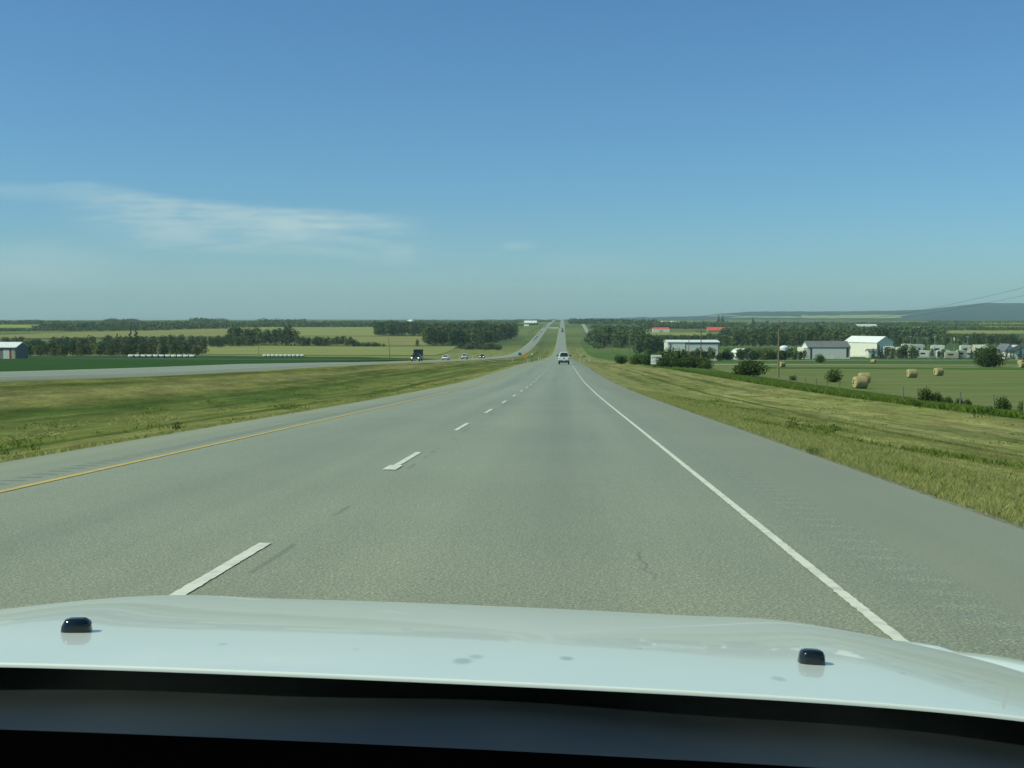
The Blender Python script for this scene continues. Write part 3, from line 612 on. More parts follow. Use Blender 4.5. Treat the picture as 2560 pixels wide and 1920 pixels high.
woods('far_woods', 'dark belts of far woods along the horizon right of the highway', [
    (1425, 1640, 810, 812, 12, 120), (1425, 1560, 805.5, 806, 9, 70), (1480, 1620, 822, 824, 10, 80), (1600, 1830, 821, 822, 12, 120), (1640, 1860, 812, 814, 9, 90), (1850, 2130, 820, 820, 9, 120), (1880, 2330, 812, 813, 8, 120), (2110, 2560, 826, 826, 10, 150),
    (2100, 2560, 816, 816, 8, 120), (2300, 2640, 808, 808, 7, 90), (1590, 1760, 846, 848, 9, 60), (2330, 2500, 842, 844, 9, 60), (1800, 2340, 840, 841, 21, 130), (1800, 2340, 833, 834, 16, 110), (1478, 1600, 846, 840, 20, 60), (1470, 1500, 855, 872, 14, 30)], seed=2)

# ================================================================== buildings
WHITE = mat('white_metal_siding', (.78, .77, .66), .55, (.72, .71, .61), .6, .4)
PALEW = mat('pale_grey_siding', (.70, .70, .61), .55, (.64, .64, .56), .6, .4)
GREYR = mat('grey_metal_roof', (.16, .17, .17), .6, (.13, .14, .14), .3, .4)
WROOF = mat('white_metal_roof', (.78, .80, .78), .5, (.70, .72, .70), .4, .4)
RED = mat('red_metal_roof', (.62, .11, .08), .6, (.55, .10, .07), .5, .3)
DARKT = mat('dark_trim', (.045, .055, .055), .6)
REDT = mat('red_trim', (.34, .06, .05), .6)
GLASS = mat('dark_window', (.02, .025, .03), .15, spec=.6)
SHEDG = mat('weathered_grey_siding', (.27, .255, .20), .8, (.22, .205, .165), .8)
CREAM = mat('cream_siding', (.50, .50, .36), .7)
def gabled(name, px0, px1, d, base_h, eave, ridge, depth, wall, roof, label, ridge_axis='x', over=.4, rz=0, cat='building', group=None, extra=None, lift=0):
    """building between two photograph columns at distance d; roof ridge along x or y"""
    x0 = (px0 - VX) / F * d; x1 = (px1 - VX) / F * d; w_ = x1 - x0; cx = (x0 + x1) / 2
    e = empty(name, (cx, d + depth / 2, H(cx, d) + lift), rz, label, cat, group); hw = w_ / 2; hd = depth / 2
    mb = MB(); t = .12
    if ridge_axis == 'x': mb.prism([(-hd, -1), (hd, -1), (hd, eave), (0, ridge - .1), (-hd, eave)], -hw, hw, 'x')
    else: mb.prism([(-hw, -1), (hw, -1), (hw, eave), (0, ridge - .1), (-hw, eave)], -hd, hd, 'y')
    mb.build('wall', wall, e)
    a = (hd if ridge_axis == 'x' else hw); L_ = (hw if ridge_axis == 'x' else hd) + over; k = (ridge - eave) / a
    pts = [(-a - over, eave - over * k), (0, ridge), (a + over, eave - over * k), (a + over, eave - over * k + .25), (0, ridge + .28), (-a - over, eave - over * k + .25)]
    MB().prism(pts, -L_, L_, 'x' if ridge_axis == 'x' else 'y').build('roof', roof, e)
    return e, hw, hd
# grey shed at the left edge
e, hw, hd = gabled('shed', -75, 15, 505, 0, 5.0, 7.0, 12, SHEDG, WROOF, 'grey shed with a bright white roof at the left edge', 'x')
MB().box(hw - 1.9, hw - .4, -hd - .05, -hd + .1, -.5, 4.2).build('door', CREAM, e); MB().box(hw - 2.6, hw - 1.9, -hd - .06, -hd + .1, -.5, 4.8).build('door_trim', REDT, e)
MB().box(hw - 5.5, hw - 2.8, -hd - .05, -hd + .1, -.5, 4.0).build('door', WHITE, e)
# long white hangar
e, hw, hd = gabled('hangar', 1668, 1795, 600, 0, 9.2, 10.0, 22, PALEW, WROOF, 'long white hangar with a flat pale roof behind young trees', 'x')
MB().box(-hw + 2.4, -hw + 8.6, -hd - .12, -hd + .05, 0, 8.6).build('hangar_door', WHITE, e)
MB().box(-hw + 8.6, hw - .3, -hd - .10, -hd + .05, 8.5, 8.9).build('gutter', DARKT, e)
for k in range(4): MB().box(-hw + 11 + k * 3.6, -hw + 12.6 + k * 3.6, -hd - .10, -hd + .05, 3.2, 4.6).build('window', GLASS, e)
for x_ in (-hw + 1.2, -hw + 8.7, hw - .4): MB().box(x_ - .12, x_ + .12, -hd - .14, -hd + .05, 0, 8.9).build('corner_trim', DARKT, e)
# grey roofed hangar
e, hw, hd = gabled('hangar', 2014, 2117, 735, 0, 6.9, 10.4, 20, PALEW, GREYR, 'pale hangar with a dark grey roof and a big sliding door', 'x')
MB().box(-hw + 2.4, hw - 2.4, -hd - .15, -hd + .05, 0, 6.5).build('hangar_door', PALEW, e)
for x_ in (-hw + 1.8, hw - 1.6): MB().box(x_ - .55, x_ + .55, -hd - .2, -hd + .05, 0, 6.7).build('door_post', DARKT, e)
MB().box(-hw + .3, hw - .3, -hd - .22, -hd + .05, 6.5, 6.85).build('door_rail', DARKT, e)
dd = MB().box(-.9 + 2, .7 + 2, -hd - .22, -hd - .1, 0, 2.5).build('door', WHITE, e)
MB().box(hw - 2.0, hw - .4, -hd - 1.2, -hd - .3, 0, .8).build('step_box', WHITE, e)
MB().box(-hw - .1, -hw - 2.6, -hd, hd, -1, 6.7, 0, 0).build('side_wall', WHITE, e)
# white hangar with red stripe
e, hw, hd = gabled('hangar', 2150, 2202, 850, 0, 10.2, 14.2, 34, WHITE, WROOF, 'large white hangar with a white roof and one red corner stripe', 'y', rz=R(28))
MB().box(-hw - .05, -hw + .7, -hd - .1, -hd + .05, 0, 9.5).build('corner_stripe', REDT, e)
MB().box(-hw + 1.5, hw - 1.5, -hd - .08, -hd + .05, 0, 8).build('hangar_door', WHITE, e)
e, hw, hd = gabled('small_shed', 2162, 2184, 815, 0, 4.2, 5.6, 8, WHITE, GREYR, 'small white shed with a grey roof in front of the white hangar', 'x')
MB().box(-1, 1, -hd - .08, -hd + .05, 0, 2.4).build('door', DARKT, e)
# quonset
x, y, z = at(1852, 700); e = empty('quonset_hut', (x, y, z), R(15), 'white arched hut half hidden by trees right of the long hangar', 'building')
pts = [(-5.2, -1)] + [(-5.2 * math.cos(t), 6.3 * math.sin(t) * .98 + .2) for t in np.linspace(0, math.pi, 18)] + [(5.2, -1)]
MB().prism(pts, -7, 7, 'y').build('arched_shell', WROOF, e)
MB().prism([(a * 1.02, b * 1.02 + .05) for a, b in pts[1:-1]] + [(a * .96, b * .96) for a, b in pts[1:-1]][::-1], -7.3, -7.0, 'y').build('end_trim', DARKT, e)
MB().box(-1.8, 1.8, -7.15, -6.9, 0, 3.4).build('door', PALEW, e)
# storage tank
x, y, z = at(1955, 700); e = empty('storage_tank', (x, y, z + 4.4), 0, 'bulging white storage tank raised on legs above the bushes', 'tank')
rr = [(2.0, 0), (2.5, .5), (2.6, 2.4), (2.4, 2.9), (1.2, 3.5), (.2, 3.6)]
MB().loft([[(a * math.cos(t), a * math.sin(t), b) for t in np.linspace(0, 2 * math.pi, 16, endpoint=False)] for a, b in rr]).build('tank_shell', WROOF, e)
for sx in (-1, 1):
    for sy in (-1, 1): MB().tube((sx * 1.5, sy * 1.5, -5), (sx * 1.5, sy * 1.5, .3), .12).build('leg', WHITE, e)
MB().tube((2.3, 0, 2.4), (5.2, 0, 2.2), .12).build('pipe', WHITE, e)
# gabled houses right
e, hw, hd = gabled('house', 2494, 2516, 760, 0, 5.6, 9.2, 16, WHITE, GREYR, 'white gabled house end, left of the two at the right edge', 'y', .5)
MB().box(-1, 1, -hd - .08, -hd + .05, 1.2, 2.6).build('window', GLASS, e)
MB().box(hw + .2, hw + 14, -3, hd, 5.0, 8.6, 0, 4).build('rear_roof', PALEW, e)
e, hw, hd = gabled('house', 2518, 2585, 730, 0, 4.8, 8.6, 14, WHITE, DARKT, 'wide white gabled house with dark roof edges at the right edge', 'y', .8)
MB().box(-3, -1.6, -hd - .08, -hd + .05, 1.2, 2.6).build('window', GLASS, e); MB().tube((2, 0, 7), (2, 0, 10.2), .25).build('chimney', PALEW, e)
e, hw, hd = gabled('yard_office', 2422, 2452, 790, 0, 6.6, 8.6, 10, CREAM, CREAM, 'cream roofed yard office behind the big dark bush', 'x')
MB().box(-2, 2, -hd - .08, -hd + .05, 1, 3).build('window', GLASS, e)
# trailers in the yard
def trailer(px, d, w_, h_, label, m=WHITE):
    x, y, z = at(px, d); e = empty('trailer', (x, y, z), rnd.uniform(-.2, .2), label, 'trailer', 'trailers parked in the yard behind the fence')
    MB().box(-w_ / 2, w_ / 2, -1.2, 1.2, .6, h_).build('body', m, e, bevel=.15)
    MB().box(-w_ * .3, w_ * .1, -1.26, -1.15, h_ * .55, h_ * .75).build('window', GLASS, e)
    for sx in (-.2, .2): MB().tube((sx * w_, -1.25, .4), (sx * w_, -.9, .4), .4, n=12).build('wheel', DARKT, e)
    MB().box(-w_ * .35, w_ * .3, -.8, .8, h_, h_ + .25).build('roof_unit', WHITE, e, bevel=.05)
for k, (px, dd_, w_, h_, lb, mm) in enumerate(((2240, 800, 6, 7.0, 'white trailer at the left end of the fenced yard', WHITE), (2270, 790, 7, 6.4, 'long white trailer second from the left in the fenced yard', WHITE), (2296, 770, 7, 5.0, 'pale trailer third from the left in the fenced yard', PALEW), (2318, 770, 6, 4.6, 'low pale trailer left of the tall thin mast', PALEW), (2344, 760, 8, 5.4, 'grey and white trailer left of the lamp pole', PALEW), (2364, 740, 8, 4.4, 'cream trailer with a dark window band nearest the fence', CREAM), (2388, 750, 6, 5.4, 'cream trailer beside the young conifers', CREAM), (2408, 760, 6, 5.0, 'white trailer just left of the big dark bush', WHITE), (2212, 820, 7, 7.5, 'tall white trailer right beside the striped hangar', WHITE), (2256, 850, 8, 9.0, 'high white trailer behind the first two of the yard', WHITE), (2284, 860, 8, 8.6, 'high pale trailer behind the low ones of the yard', PALEW), (2330, 850, 9, 8.2, 'long white trailer behind the middle of the yard', WHITE), (2398, 850, 8, 8.0, 'white trailer behind the cream ones', WHITE))):
    trailer(px, dd_, w_, h_, lb, mm)
# far roofs
e, hw, hd = gabled('barn', 1631, 1672, gp(1650, 831)[1], 0, 5.5, 8.2, 12, WHITE, RED, 'white barn with a red roof below the far white buildings', 'x', 0)
MB().box(-3, 3, -hd - .1, -hd + .05, 0, 4).build('barn_door', mat('mint_paint', (.35, .5, .4), .7), e)
e, hw, hd = gabled('barn', 1766, 1824, gp(1795, 829)[1], 0, 2.6, 7.6, 16, CREAM, RED, 'long low barn with a wide red roof', 'x', 1)
MB().box(-3, 3, -hd - .1, -hd + .05, 0, 2.4).build('barn_door', WHITE, e)
def farbuild(px0, px1, py, hpx, label, nm='far_building', roof=WROOF, wall=WHITE, group=None, axis_='x', rf=.55):
    g_ = gp((px0 + px1) / 2, py); d_ = g_[1]; h_ = hpx * d_ / F
    return gabled(nm, px0, px1, d_, 0, h_ * rf, h_, (px1 - px0) / F * d_ * .5 + 4, wall, roof, label, axis_, 0, group=group)
for k in range(8):
    farbuild(1644 + k * 7, 1649 + k * 7 + (4 if k in (2, 4) else 0), 807.5, 4.5, ['leftmost', 'second', 'third', 'fourth', 'fifth', 'sixth', 'seventh', 'rightmost'][k] + ' white shed in the line of eight on the horizon right of the highway', group='white sheds on the right horizon')
farbuild(1714, 1722, 808, 4, 'small white shed right of the line of eight on the horizon'); farbuild(1727, 1732, 807, 3.5, 'smallest white shed far right of the line of eight')
farbuild(2128, 2182, 817, 6, 'long pale roofed plant above the white hangar'); farbuild(1605, 1610, 831, 2.6, 'tiny white trailer in the pale field left of the red roofed barn')
farbuild(1310, 1342, 808, 6, 'large white arena roof on the horizon left of the highway', rf=.2); farbuild(1310, 1322, 816, 4, 'white house at the top right of the dense wood')
farbuild(2236, 2252, 822, 4, 'pale roof in the trees right of the long plant'); farbuild(2283, 2290, 822, 3.5, 'small white roof far right among the trees')
farbuild(352, 362, 822.5, 5, 'grey farmhouse on the far left fields', roof=GREYR, wall=PALEW)
twn = random.Random(3)
for k in range(16):
    px = 255 + k * 22 + twn.uniform(-5, 5); farbuild(px, px + twn.uniform(3, 9), 806.8 + twn.uniform(0, 1.5), 3.2, 'tiny white town building among the trees on the left horizon', nm='town_building', group='town buildings on the left horizon')
for k in range(7):
    px = 1085 + k * 30 + twn.uniform(-5, 5); farbuild(px, px + twn.uniform(3, 7), 807 + twn.uniform(0, 1.0), 3.2, 'tiny white building on the horizon above the dense wood', nm='town_building', group='buildings on the horizon above the wood')
# white dome roofed arena
g_ = gp(1026, 808.5); d_ = g_[1]; e = empty('domed_store', g_, 0, 'bright white cone roofed store on the horizon', 'building'); rr_ = 15 * d_ / F; hh_ = 9.5 * d_ / F
prof = [(1, 0), (1, .12), (.8, .45), (.55, .78), (.25, .96), (.06, 1), (.02, 1.1)]
MB().loft([[(a * rr_ * math.cos(t), a * rr_ * math.sin(t), b * hh_) for t in np.linspace(0, 2 * math.pi, 20, endpoint=False)] for a, b in prof]).build('cone_roof', WROOF, e)
MB().box(-2, 2, -rr_ - .3, -rr_ + 1, 0, 3).build('door', DARKT, e)
# chain link fence in front of the yard
METP = mat('galvanised_post', (.35, .37, .35), .5); mesh_ = mat('fence_mesh', (.10, .11, .10), .7)
e = empty('chain_fence', at(2125, 690), 0, 'long low grey chain fence between the meadow and the trailer yard', 'fence')
bx, by, bz = e.location; x_end = at(2480, 690)[0]; k = 0; xx = bx
while xx < x_end:
    MB().tube((xx - bx, 0, H(xx, by) - bz - .2), (xx - bx, 0, H(xx, by) - bz + 2.1), .06, n=6).build('post', METP, e); xx += 4.8
mb = MB()
for q in range(8):
    z_ = .15 + q * .27; mb.add([(0, -.01, H(bx, by) - bz + z_), (x_end - bx, -.01, H(x_end, by) - bz + z_), (x_end - bx, .01, H(x_end, by) - bz + z_ + .05), (0, .01, H(bx, by) - bz + z_ + .05)], [(0, 1, 2, 3)])
mb.build('mesh_wires', mesh_, e)

# ================================================================== utility poles, signs, posts
WOODP = mat('pole_wood', (.26, .22, .14), .85, (.18, .15, .10), 2, .1, stretch=(4, 4, .4))
INS = mat('insulator', (.30, .34, .34), .4)
def pole(x, y, h, label, arm=3.4, group='utility poles along the meadow', r0=.20, ins=True):
    e = empty('utility_pole', (x, y, H(x, y)), 0, label, 'pole', group)
    MB().tube((0, 0, -.5), (0, 0, h), r0, r0 * .62, 10).build('shaft', WOODP, e)
    if arm:
        c = MB().box(-arm / 2, arm / 2, -.26, -.12, h - .95, h - .78).build('crossarm', WOODP, e)
        MB().tube((-arm * .3, -.2, h - .9), (0, -.15, h - 1.6), .03, n=5).tube((arm * .3, -.2, h - .9), (0, -.15, h - 1.6), .03, n=5).build('brace', INS, e)
        for q in (-arm / 2 + .2, arm / 2 - .2): MB().tube((q, -.19, h - .78), (q, -.19, h - .5), .09, .06, 8).build('insulator', INS, c)
        MB().tube((0, 0, h), (0, 0, h + .25), .09, .06, 8).build('insulator', INS, e)
    return e
pole(40.8, 229, 11, 'tall wooden utility pole with a wide crossarm, nearest in view'); pole(40.6, 355, 11.3, 'second utility pole, rising from the bushes right of the notice board')
pole(40.8, 103, 11, 'utility pole just outside the right edge that carries the wires')
for k, (yy_, lb) in enumerate(((733, 'utility pole left of the notice board with a crossarm'), (859, 'utility pole next beyond the one left of the notice board'), (985, 'utility pole in the distance, third left of the notice board'), (1111, 'distant utility pole, fourth left of the notice board'), (1237, 'farthest utility pole by the wood edge'))):
    pole(40.5, yy_, 11, lb, arm=4.5 if k < 2 else 2.5, r0=.34)
x, y, z = at(1720, 545); pole(x, y, 12, 'slim utility pole in front of the long white hangar', arm=0, group=None)
x, y, z = at(1588, 700); pole(x, y, 10, 'slim bare pole just right of the crossarm pole near the notice board', arm=0, group=None)
x, y, z = at(972, 635); pole(x, y, 11, 'lone wooden pole leaning slightly in the hay field at the left', arm=0, group=None, r0=.2).rotation_euler = (0, R(-2.5), 0)
x, y, z = at(640, 640); pole(x, y, 6.5, 'short bare pole in the hay field left of the wrapped bales', arm=0, group=None, r0=.15)
WIRE = mat('wire', (.05, .05, .05), .6)
for q, lb in ((-1.5, 'left overhead power wire strung between the utility poles'), (1.5, 'right overhead power wire strung between the utility poles')):
    mb = MB(); pts = [(40.8, -23), (40.8, 103), (40.8, 229), (40.6, 355)]
    for (xa, ya), (xb, yb) in zip(pts[:-1], pts[1:]):
        za = H(xa, ya) + 10.55; zb = H(xb, yb) + 10.55; pr = None
        for s_ in range(13):
            t = s_ / 12; pnt = (xa + (xb - xa) * t + q, ya + (yb - ya) * t, za + (zb - za) * t - 5.2 * t * (1 - t))
            if pr: mb.tube(pr, pnt, .012, n=4, cap=False)
            pr = pnt
    tag(mb.build('power_wire', WIRE), lb, 'wire', 'overhead wires')
for px, lb in ((2264, 'left lamp pole rising over the trailer yard'), (2323, 'middle lamp pole rising over the trailer yard'), (2402, 'right lamp pole rising over the trailer yard')):
    x, y, z = at(px, 800); e = empty('lamp_pole', (x, y, z), 0, lb, 'lamp pole', 'lamp poles in the trailer yard'); MB().tube((0, 0, 0), (0, 0, 14), .14, .09, 6).build('shaft', METP, e); MB().box(-.8, .8, -.3, .3, 13.9, 14.2).build('lamp_head', PALEW, e)
x, y, z = at(2370, 700); e = empty('flag_mast', (x, y, z), 0, 'tall thin mast with a small white box in front of the trailers', 'mast'); MB().tube((0, 0, 0), (0, 0, 14.5), .13, .06, 6).build('shaft', METP, e); MB().box(-.3, .3, -.3, .3, 11, 12.6).build('box', WHITE, e)
# notice board
SIGNW = mat('sign_white', (.74, .77, .70), .6, (.68, .71, .64), 1.5); SIGNK = mat('sign_black', (.02, .025, .03), .6)
x, y, z = at(1639.5, 322); e = empty('notice_board', (x, y, z), R(-16), 'large white roadside notice board with black lettering and an arrow', 'sign')
MB().box(-1.45, 1.45, -.06, .06, .45, 2.95).build('board', SIGNW, e)
for q in (-1.38, 1.38): MB().box(q - .07, q + .07, .07, .2, -.4, 2.9).build('post', WOODP, e)
def text(body, size, loc, parent, m, name='lettering', bold=0, rot=(R(90), 0, 0)):
    c = bpy.data.curves.new(name, 'FONT'); c.body = body; c.size = size; c.align_x = 'CENTER'; c.align_y = 'CENTER'; c.extrude = .004; c.offset = bold
    o = bpy.data.objects.new(name, c); COL.objects.link(o)
    dg = bpy.context.evaluated_depsgraph_get(); me = bpy.data.meshes.new_from_object(o.evaluated_get(dg)); bpy.data.objects.remove(o)
    me.materials.clear(); me.materials.append(m); q = bpy.data.objects.new(name, me); COL.objects.link(q); q.parent = parent; q.location = loc; q.rotation_euler = rot; return q
text('ENTERPRISES', .40, (0, -.075, 2.28), e, SIGNK, bold=.01)
mb = MB().box(-1.2, -.1, -.07, -.062, 1.85, 1.92); mb.prism([(-.15, 1.70), (-.15, 2.06), (.1, 1.88)], -.07, -.062, 'y'); mb.build('arrow', SIGNK, e)
mb = MB()
for z_, x0_, x1_ in ((2.68, -.8, .9), (1.5, -.8, .5), (1.22, -1.2, .9), (.95, -1.2, .6)):
    xx = x0_
    while xx < x1_:
        wl = rnd.uniform(.12, .3); mb.box(xx, xx + wl, -.07, -.062, z_ - .035, z_ + .035); xx += wl + .07
mb.build('fine_print', SIGNK, e)
# warning sign in the median
ORG = mat('orange_sign', (.75, .30, .03), .5, (.8, .42, .03), .5)
x, y, z = at(1313, 300); e = empty('warning_sign', (x, y, z), 0, 'orange and yellow diamond warning sign in the median', 'sign')
MB().tube((0, 0, -.3), (0, 0, 1.9), .045, n=6).build('post', METP, e)
MB().prism([(0, 1.25), (.62, 1.87), (0, 2.5), (-.62, 1.87)], -.09, -.06, 'y').build('panel', ORG, e); MB().prism([(0, 1.62), (.13, 1.87), (0, 2.1), (-.13, 1.87)], -.1, -.092, 'y').build('symbol', SIGNK, e)
x, y, z = at(1460, 375); e = empty('direction_sign', (x, y, z), 0, 'small teal direction sign right of the highway at the crossing', 'sign')
MB().box(-.6, .6, -.09, -.06, 1.5, 2.0).build('panel', mat('teal_sign', (.05, .26, .22), .5), e); MB().tube((0, 0, -.3), (0, 0, 1.9), .05, n=6).build('post', METP, e)
x, y, z = at(1330, 335); e = empty('round_marker_sign', (x, y, z), 0, 'thin post with a small pale disc in the median crossing', 'sign')
MB().tube((0, 0, -.3), (0, 0, 2.4), .06, n=6).build('post', DARKT, e); MB().tube((0, -.06, 2.2), (0, -.1, 2.2), .25, n=12).build('disc', SIGNW, e)
# delineator posts
DEL = mat('marker_post_white', (.70, .72, .60), .6)
dps = [(1240, -26, 560), (1254, -26, 640), (1268, -28.5, 470), (1281, -28, 480), (1318, 0, 350), (1323, 0, 372), (1346, 0, 395), (1352, 0, 420), (1449, 0, 330), (1460, 0, 360), (1473, 0, 400), (1182, 0, 430), (1148, 0, 430), (1389, 0, 300)]
ordn = ['first', 'second', 'third', 'fourth', 'fifth', 'sixth', 'seventh', 'eighth', 'ninth', 'tenth', 'eleventh', 'twelfth', 'thirteenth', 'fourteenth']
for k, (px, _, d_) in enumerate(sorted(dps)):
    x, y, z = at(px, d_); o = MB().box(-.07, .07, -.03, .03, -.2, 1.15).box(-.075, .075, -.035, .035, 1.15, 1.25).build('marker_post', DEL); o.location = (x, y, z)
    tag(o, ordn[k] + ' thin white marker post from the left around the road crossing', 'post', 'white marker posts around the crossing')
# fence posts by the meadow
fx = [(1967, 150), (1986, 140), (2009, 128), (2035, 118), (2062, 112), (2092, 103), (2246, 96), (2282, 92), (2387, 86), (2470, 80), (2542, 74)]
for k, (px, d_) in enumerate(fx):
    x, y, z = at(px, d_); e = MB().tube((0, 0, -.3), (rnd.uniform(-.06, .12), 0, 1.25), .055, .045, 6).build('fence_post', mat('grey_post_wood', (.20, .19, .14), .9)); e.location = (x, y, z)
    tag(e, ordn[k] + ' weathered wooden fence post from the left along the near edge of the hay meadow', 'fence post', 'fence posts along the hay meadow')
# ================================================================== bales
STRAWM = mat('baled_straw', (.42, .365, .18), .95, (.27, .225, .10), 5, .05, stretch=(.6, 3, 3), bump=.8, bscale=8, detail=6)
STRAWE = mat('bale_end_straw', (.50, .44, .25), .95, (.34, .29, .14), 6, .05, bump=.8, bscale=12)
def bale_proto():
    e = empty('hay_bale', (0, 0, 0)); r = np.random.RandomState(3); rings = []; n = 36
    for i, u in enumerate(np.linspace(-.78, .78, 11)):
        ring = []
        for k in range(n):
            t = 2 * math.pi * k / n; q = .84 + r.uniform(-.018, .018) - (.05 if abs(u) > .75 else 0); zz = q * math.sin(t); zz = max(zz, -.78); ring.append((u, q * math.cos(t), zz + .78))
        rings.append(ring)
    MB().loft(rings, cap=False).build('rolled_side', STRAWM, e, smooth=True)
    for sx in (-1, 1):
        mb = MB(); prev = None; rg = []
        for rad_, du in ((.79, .78), (.6, .80), (.35, .775), (.12, .79), (.01, .785)):
            rg.append([(sx * du + r.uniform(-.012, .012), rad_ * math.cos(2 * math.pi * k / 24), max(rad_ * math.sin(2 * math.pi * k / 24), -.77) + .78) for k in range(24)])
        mb.loft(rg).build('rolled_end', STRAWE, e, smooth=True)
    return e
BP = bale_proto(); firstb = True
bales = [(2142, 162, 12, 'nearest and largest hay bale, in front of another bale'), (2152, 192, 8, 'hay bale half hidden behind the nearest bale'), (2268, 232, 10, 'middle hay bale, left of the two on the open meadow'), (2333, 255, 24, 'middle hay bale, right of the two on the open meadow'), (2534, 352, 30, 'hay bale at the right edge, nearer of the stacked looking pair'), (2532, 405, -50, 'hay bale at the right edge, farther of the stacked looking pair'), (2562, 430, 10, 'hay bale cut off by the right edge of the picture'), (2174, 463, -40, 'small far hay bale in front of the chain fence'), (1950, 350, 30, 'hay bale half hidden by the big utility pole')]
for px, d_, rz, lb in bales:
    o = BP if firstb else copy_tree(BP); firstb = False; o.location = at(px, d_); o.location.z += .1; o.rotation_euler = (0, 0, R(rz)); o.rotation_euler.x = R(rnd.uniform(-1, 1)); k = rnd.uniform(.97, 1.04); o.scale = (k, k, k); tag(o, lb, 'hay bale', 'round hay bales on the meadow')
WRAP = mat('pale_bale_wrap', (.62, .64, .54), .45, (.54, .56, .46), 2, .4)
WRAPE = mat('bale_end_dark', (.05, .055, .04), .8)
def wrapped():
    e = empty('wrapped_bale', (0, 0, 0)); n = 20
    rings = [[(u, q * math.cos(2 * math.pi * k / n), q * math.sin(2 * math.pi * k / n) + .8) for k in range(n)] for u, q in ((-1.15, .76), (-1.05, .82), (1.05, .82), (1.15, .76))]
    MB().loft(rings, cap=False).build('wrap', WRAP, e, smooth=True); MB().tube((-1.14, 0, .8), (-1.10, 0, .8), .77, n=n).build('bale_end', WRAPE, e); MB().tube((1.10, 0, .8), (1.14, 0, .8), .77, n=n).build('bale_end', WRAPE, e); return e
WP = wrapped(); fw = True
ordw = ordn + ['fifteenth']
for (pa, pb, y_, n_, nm) in ((305, 478, 896.2, 11, 'left'), (650, 756, 894.3, 10, 'right')):
    for k in range(n_):
        px = pa + (pb - pa) * (k + .5) / n_; g_ = gp(px, y_); o = WP if fw else copy_tree(WP); fw = False
        sp_ = (pb - pa) / n_ / F * g_[1]; sc_ = sp_ / 2.62
        o.location = (g_[0], g_[1], g_[2] + .1); o.scale = (sc_, 1.0, 1.0); o.rotation_euler = (0, 0, 0); tag(o, ordw[k] + ' pale wrapped bale from the left in the ' + nm + ' row beyond the crop field', 'bale', 'wrapped bales in the ' + nm + ' row')
# ================================================================== vehicles
TYRE = mat('tyre_rubber', (.015, .016, .015), .85); RIM = mat('wheel_rim', (.25, .26, .26), .35, metal=.7)
CARW = mat('white_car_paint', (.86, .87, .80), .3, (.83, .84, .78), 1, .5, coat=.5); CARK = mat('black_car_paint', (.016, .020, .026), .3, spec=.5, coat=.5); CARS = mat('silver_car_paint', (.30, .32, .32), .35, spec=.5, coat=.4); CARR = mat('red_car_paint', (.22, .04, .03), .35, spec=.5, coat=.4)
CHROME = mat('chrome', (.55, .57, .56), .2, metal=.9); LAMP = mat('headlight_on', (.9, .92, .85), .2, emit=(.95, 1, .85, 2.2)); LAMPO = mat('headlight_glass', (.5, .52, .5), .15); TAIL = mat('tail_light', (.10, .015, .012), .3); PLATE = mat('number_plate', (.62, .64, .60), .5); BLK = mat('black_plastic', (.018, .020, .020), .6)
def wheels(e, w_, ya, yb, r, tw=.24):
    for sx in (-1, 1):
        for yy_ in (ya, yb):
            x0 = sx * (w_ / 2 - tw - .02); x1 = sx * (w_ / 2 - .02); t = MB().tube((x0, yy_, r), (x1, yy_, r), r, n=20).build('wheel', TYRE, e); MB().tube((x1, yy_, r), (x1 + sx * .015, yy_, r), r * .6, n=14).build('rim', RIM, t)
def section(w_, z0, z1, n=4, r=.12, y=0):
    """rounded cross section ring in xz"""
    pts = []
    for cx_, cz, a0 in ((w_ / 2 - r, z1 - r, 0), (-w_ / 2 + r, z1 - r, 90), (-w_ / 2 + r, z0 + r, 180), (w_ / 2 - r, z0 + r, 270)):
        for k in range(n + 1):
            a = R(a0 + 90 * k / n); pts.append((cx_ + r * math.cos(a), y, cz + r * math.sin(a)))
    return pts
def body_loft(name, secs, m, e):
    """secs: (y, width, z0, z1, radius)"""
    return MB().loft([section(w_, z0, z1, 4, r, y) for (y, w_, z0, z1, r) in secs]).build(name, m, e, smooth=True)
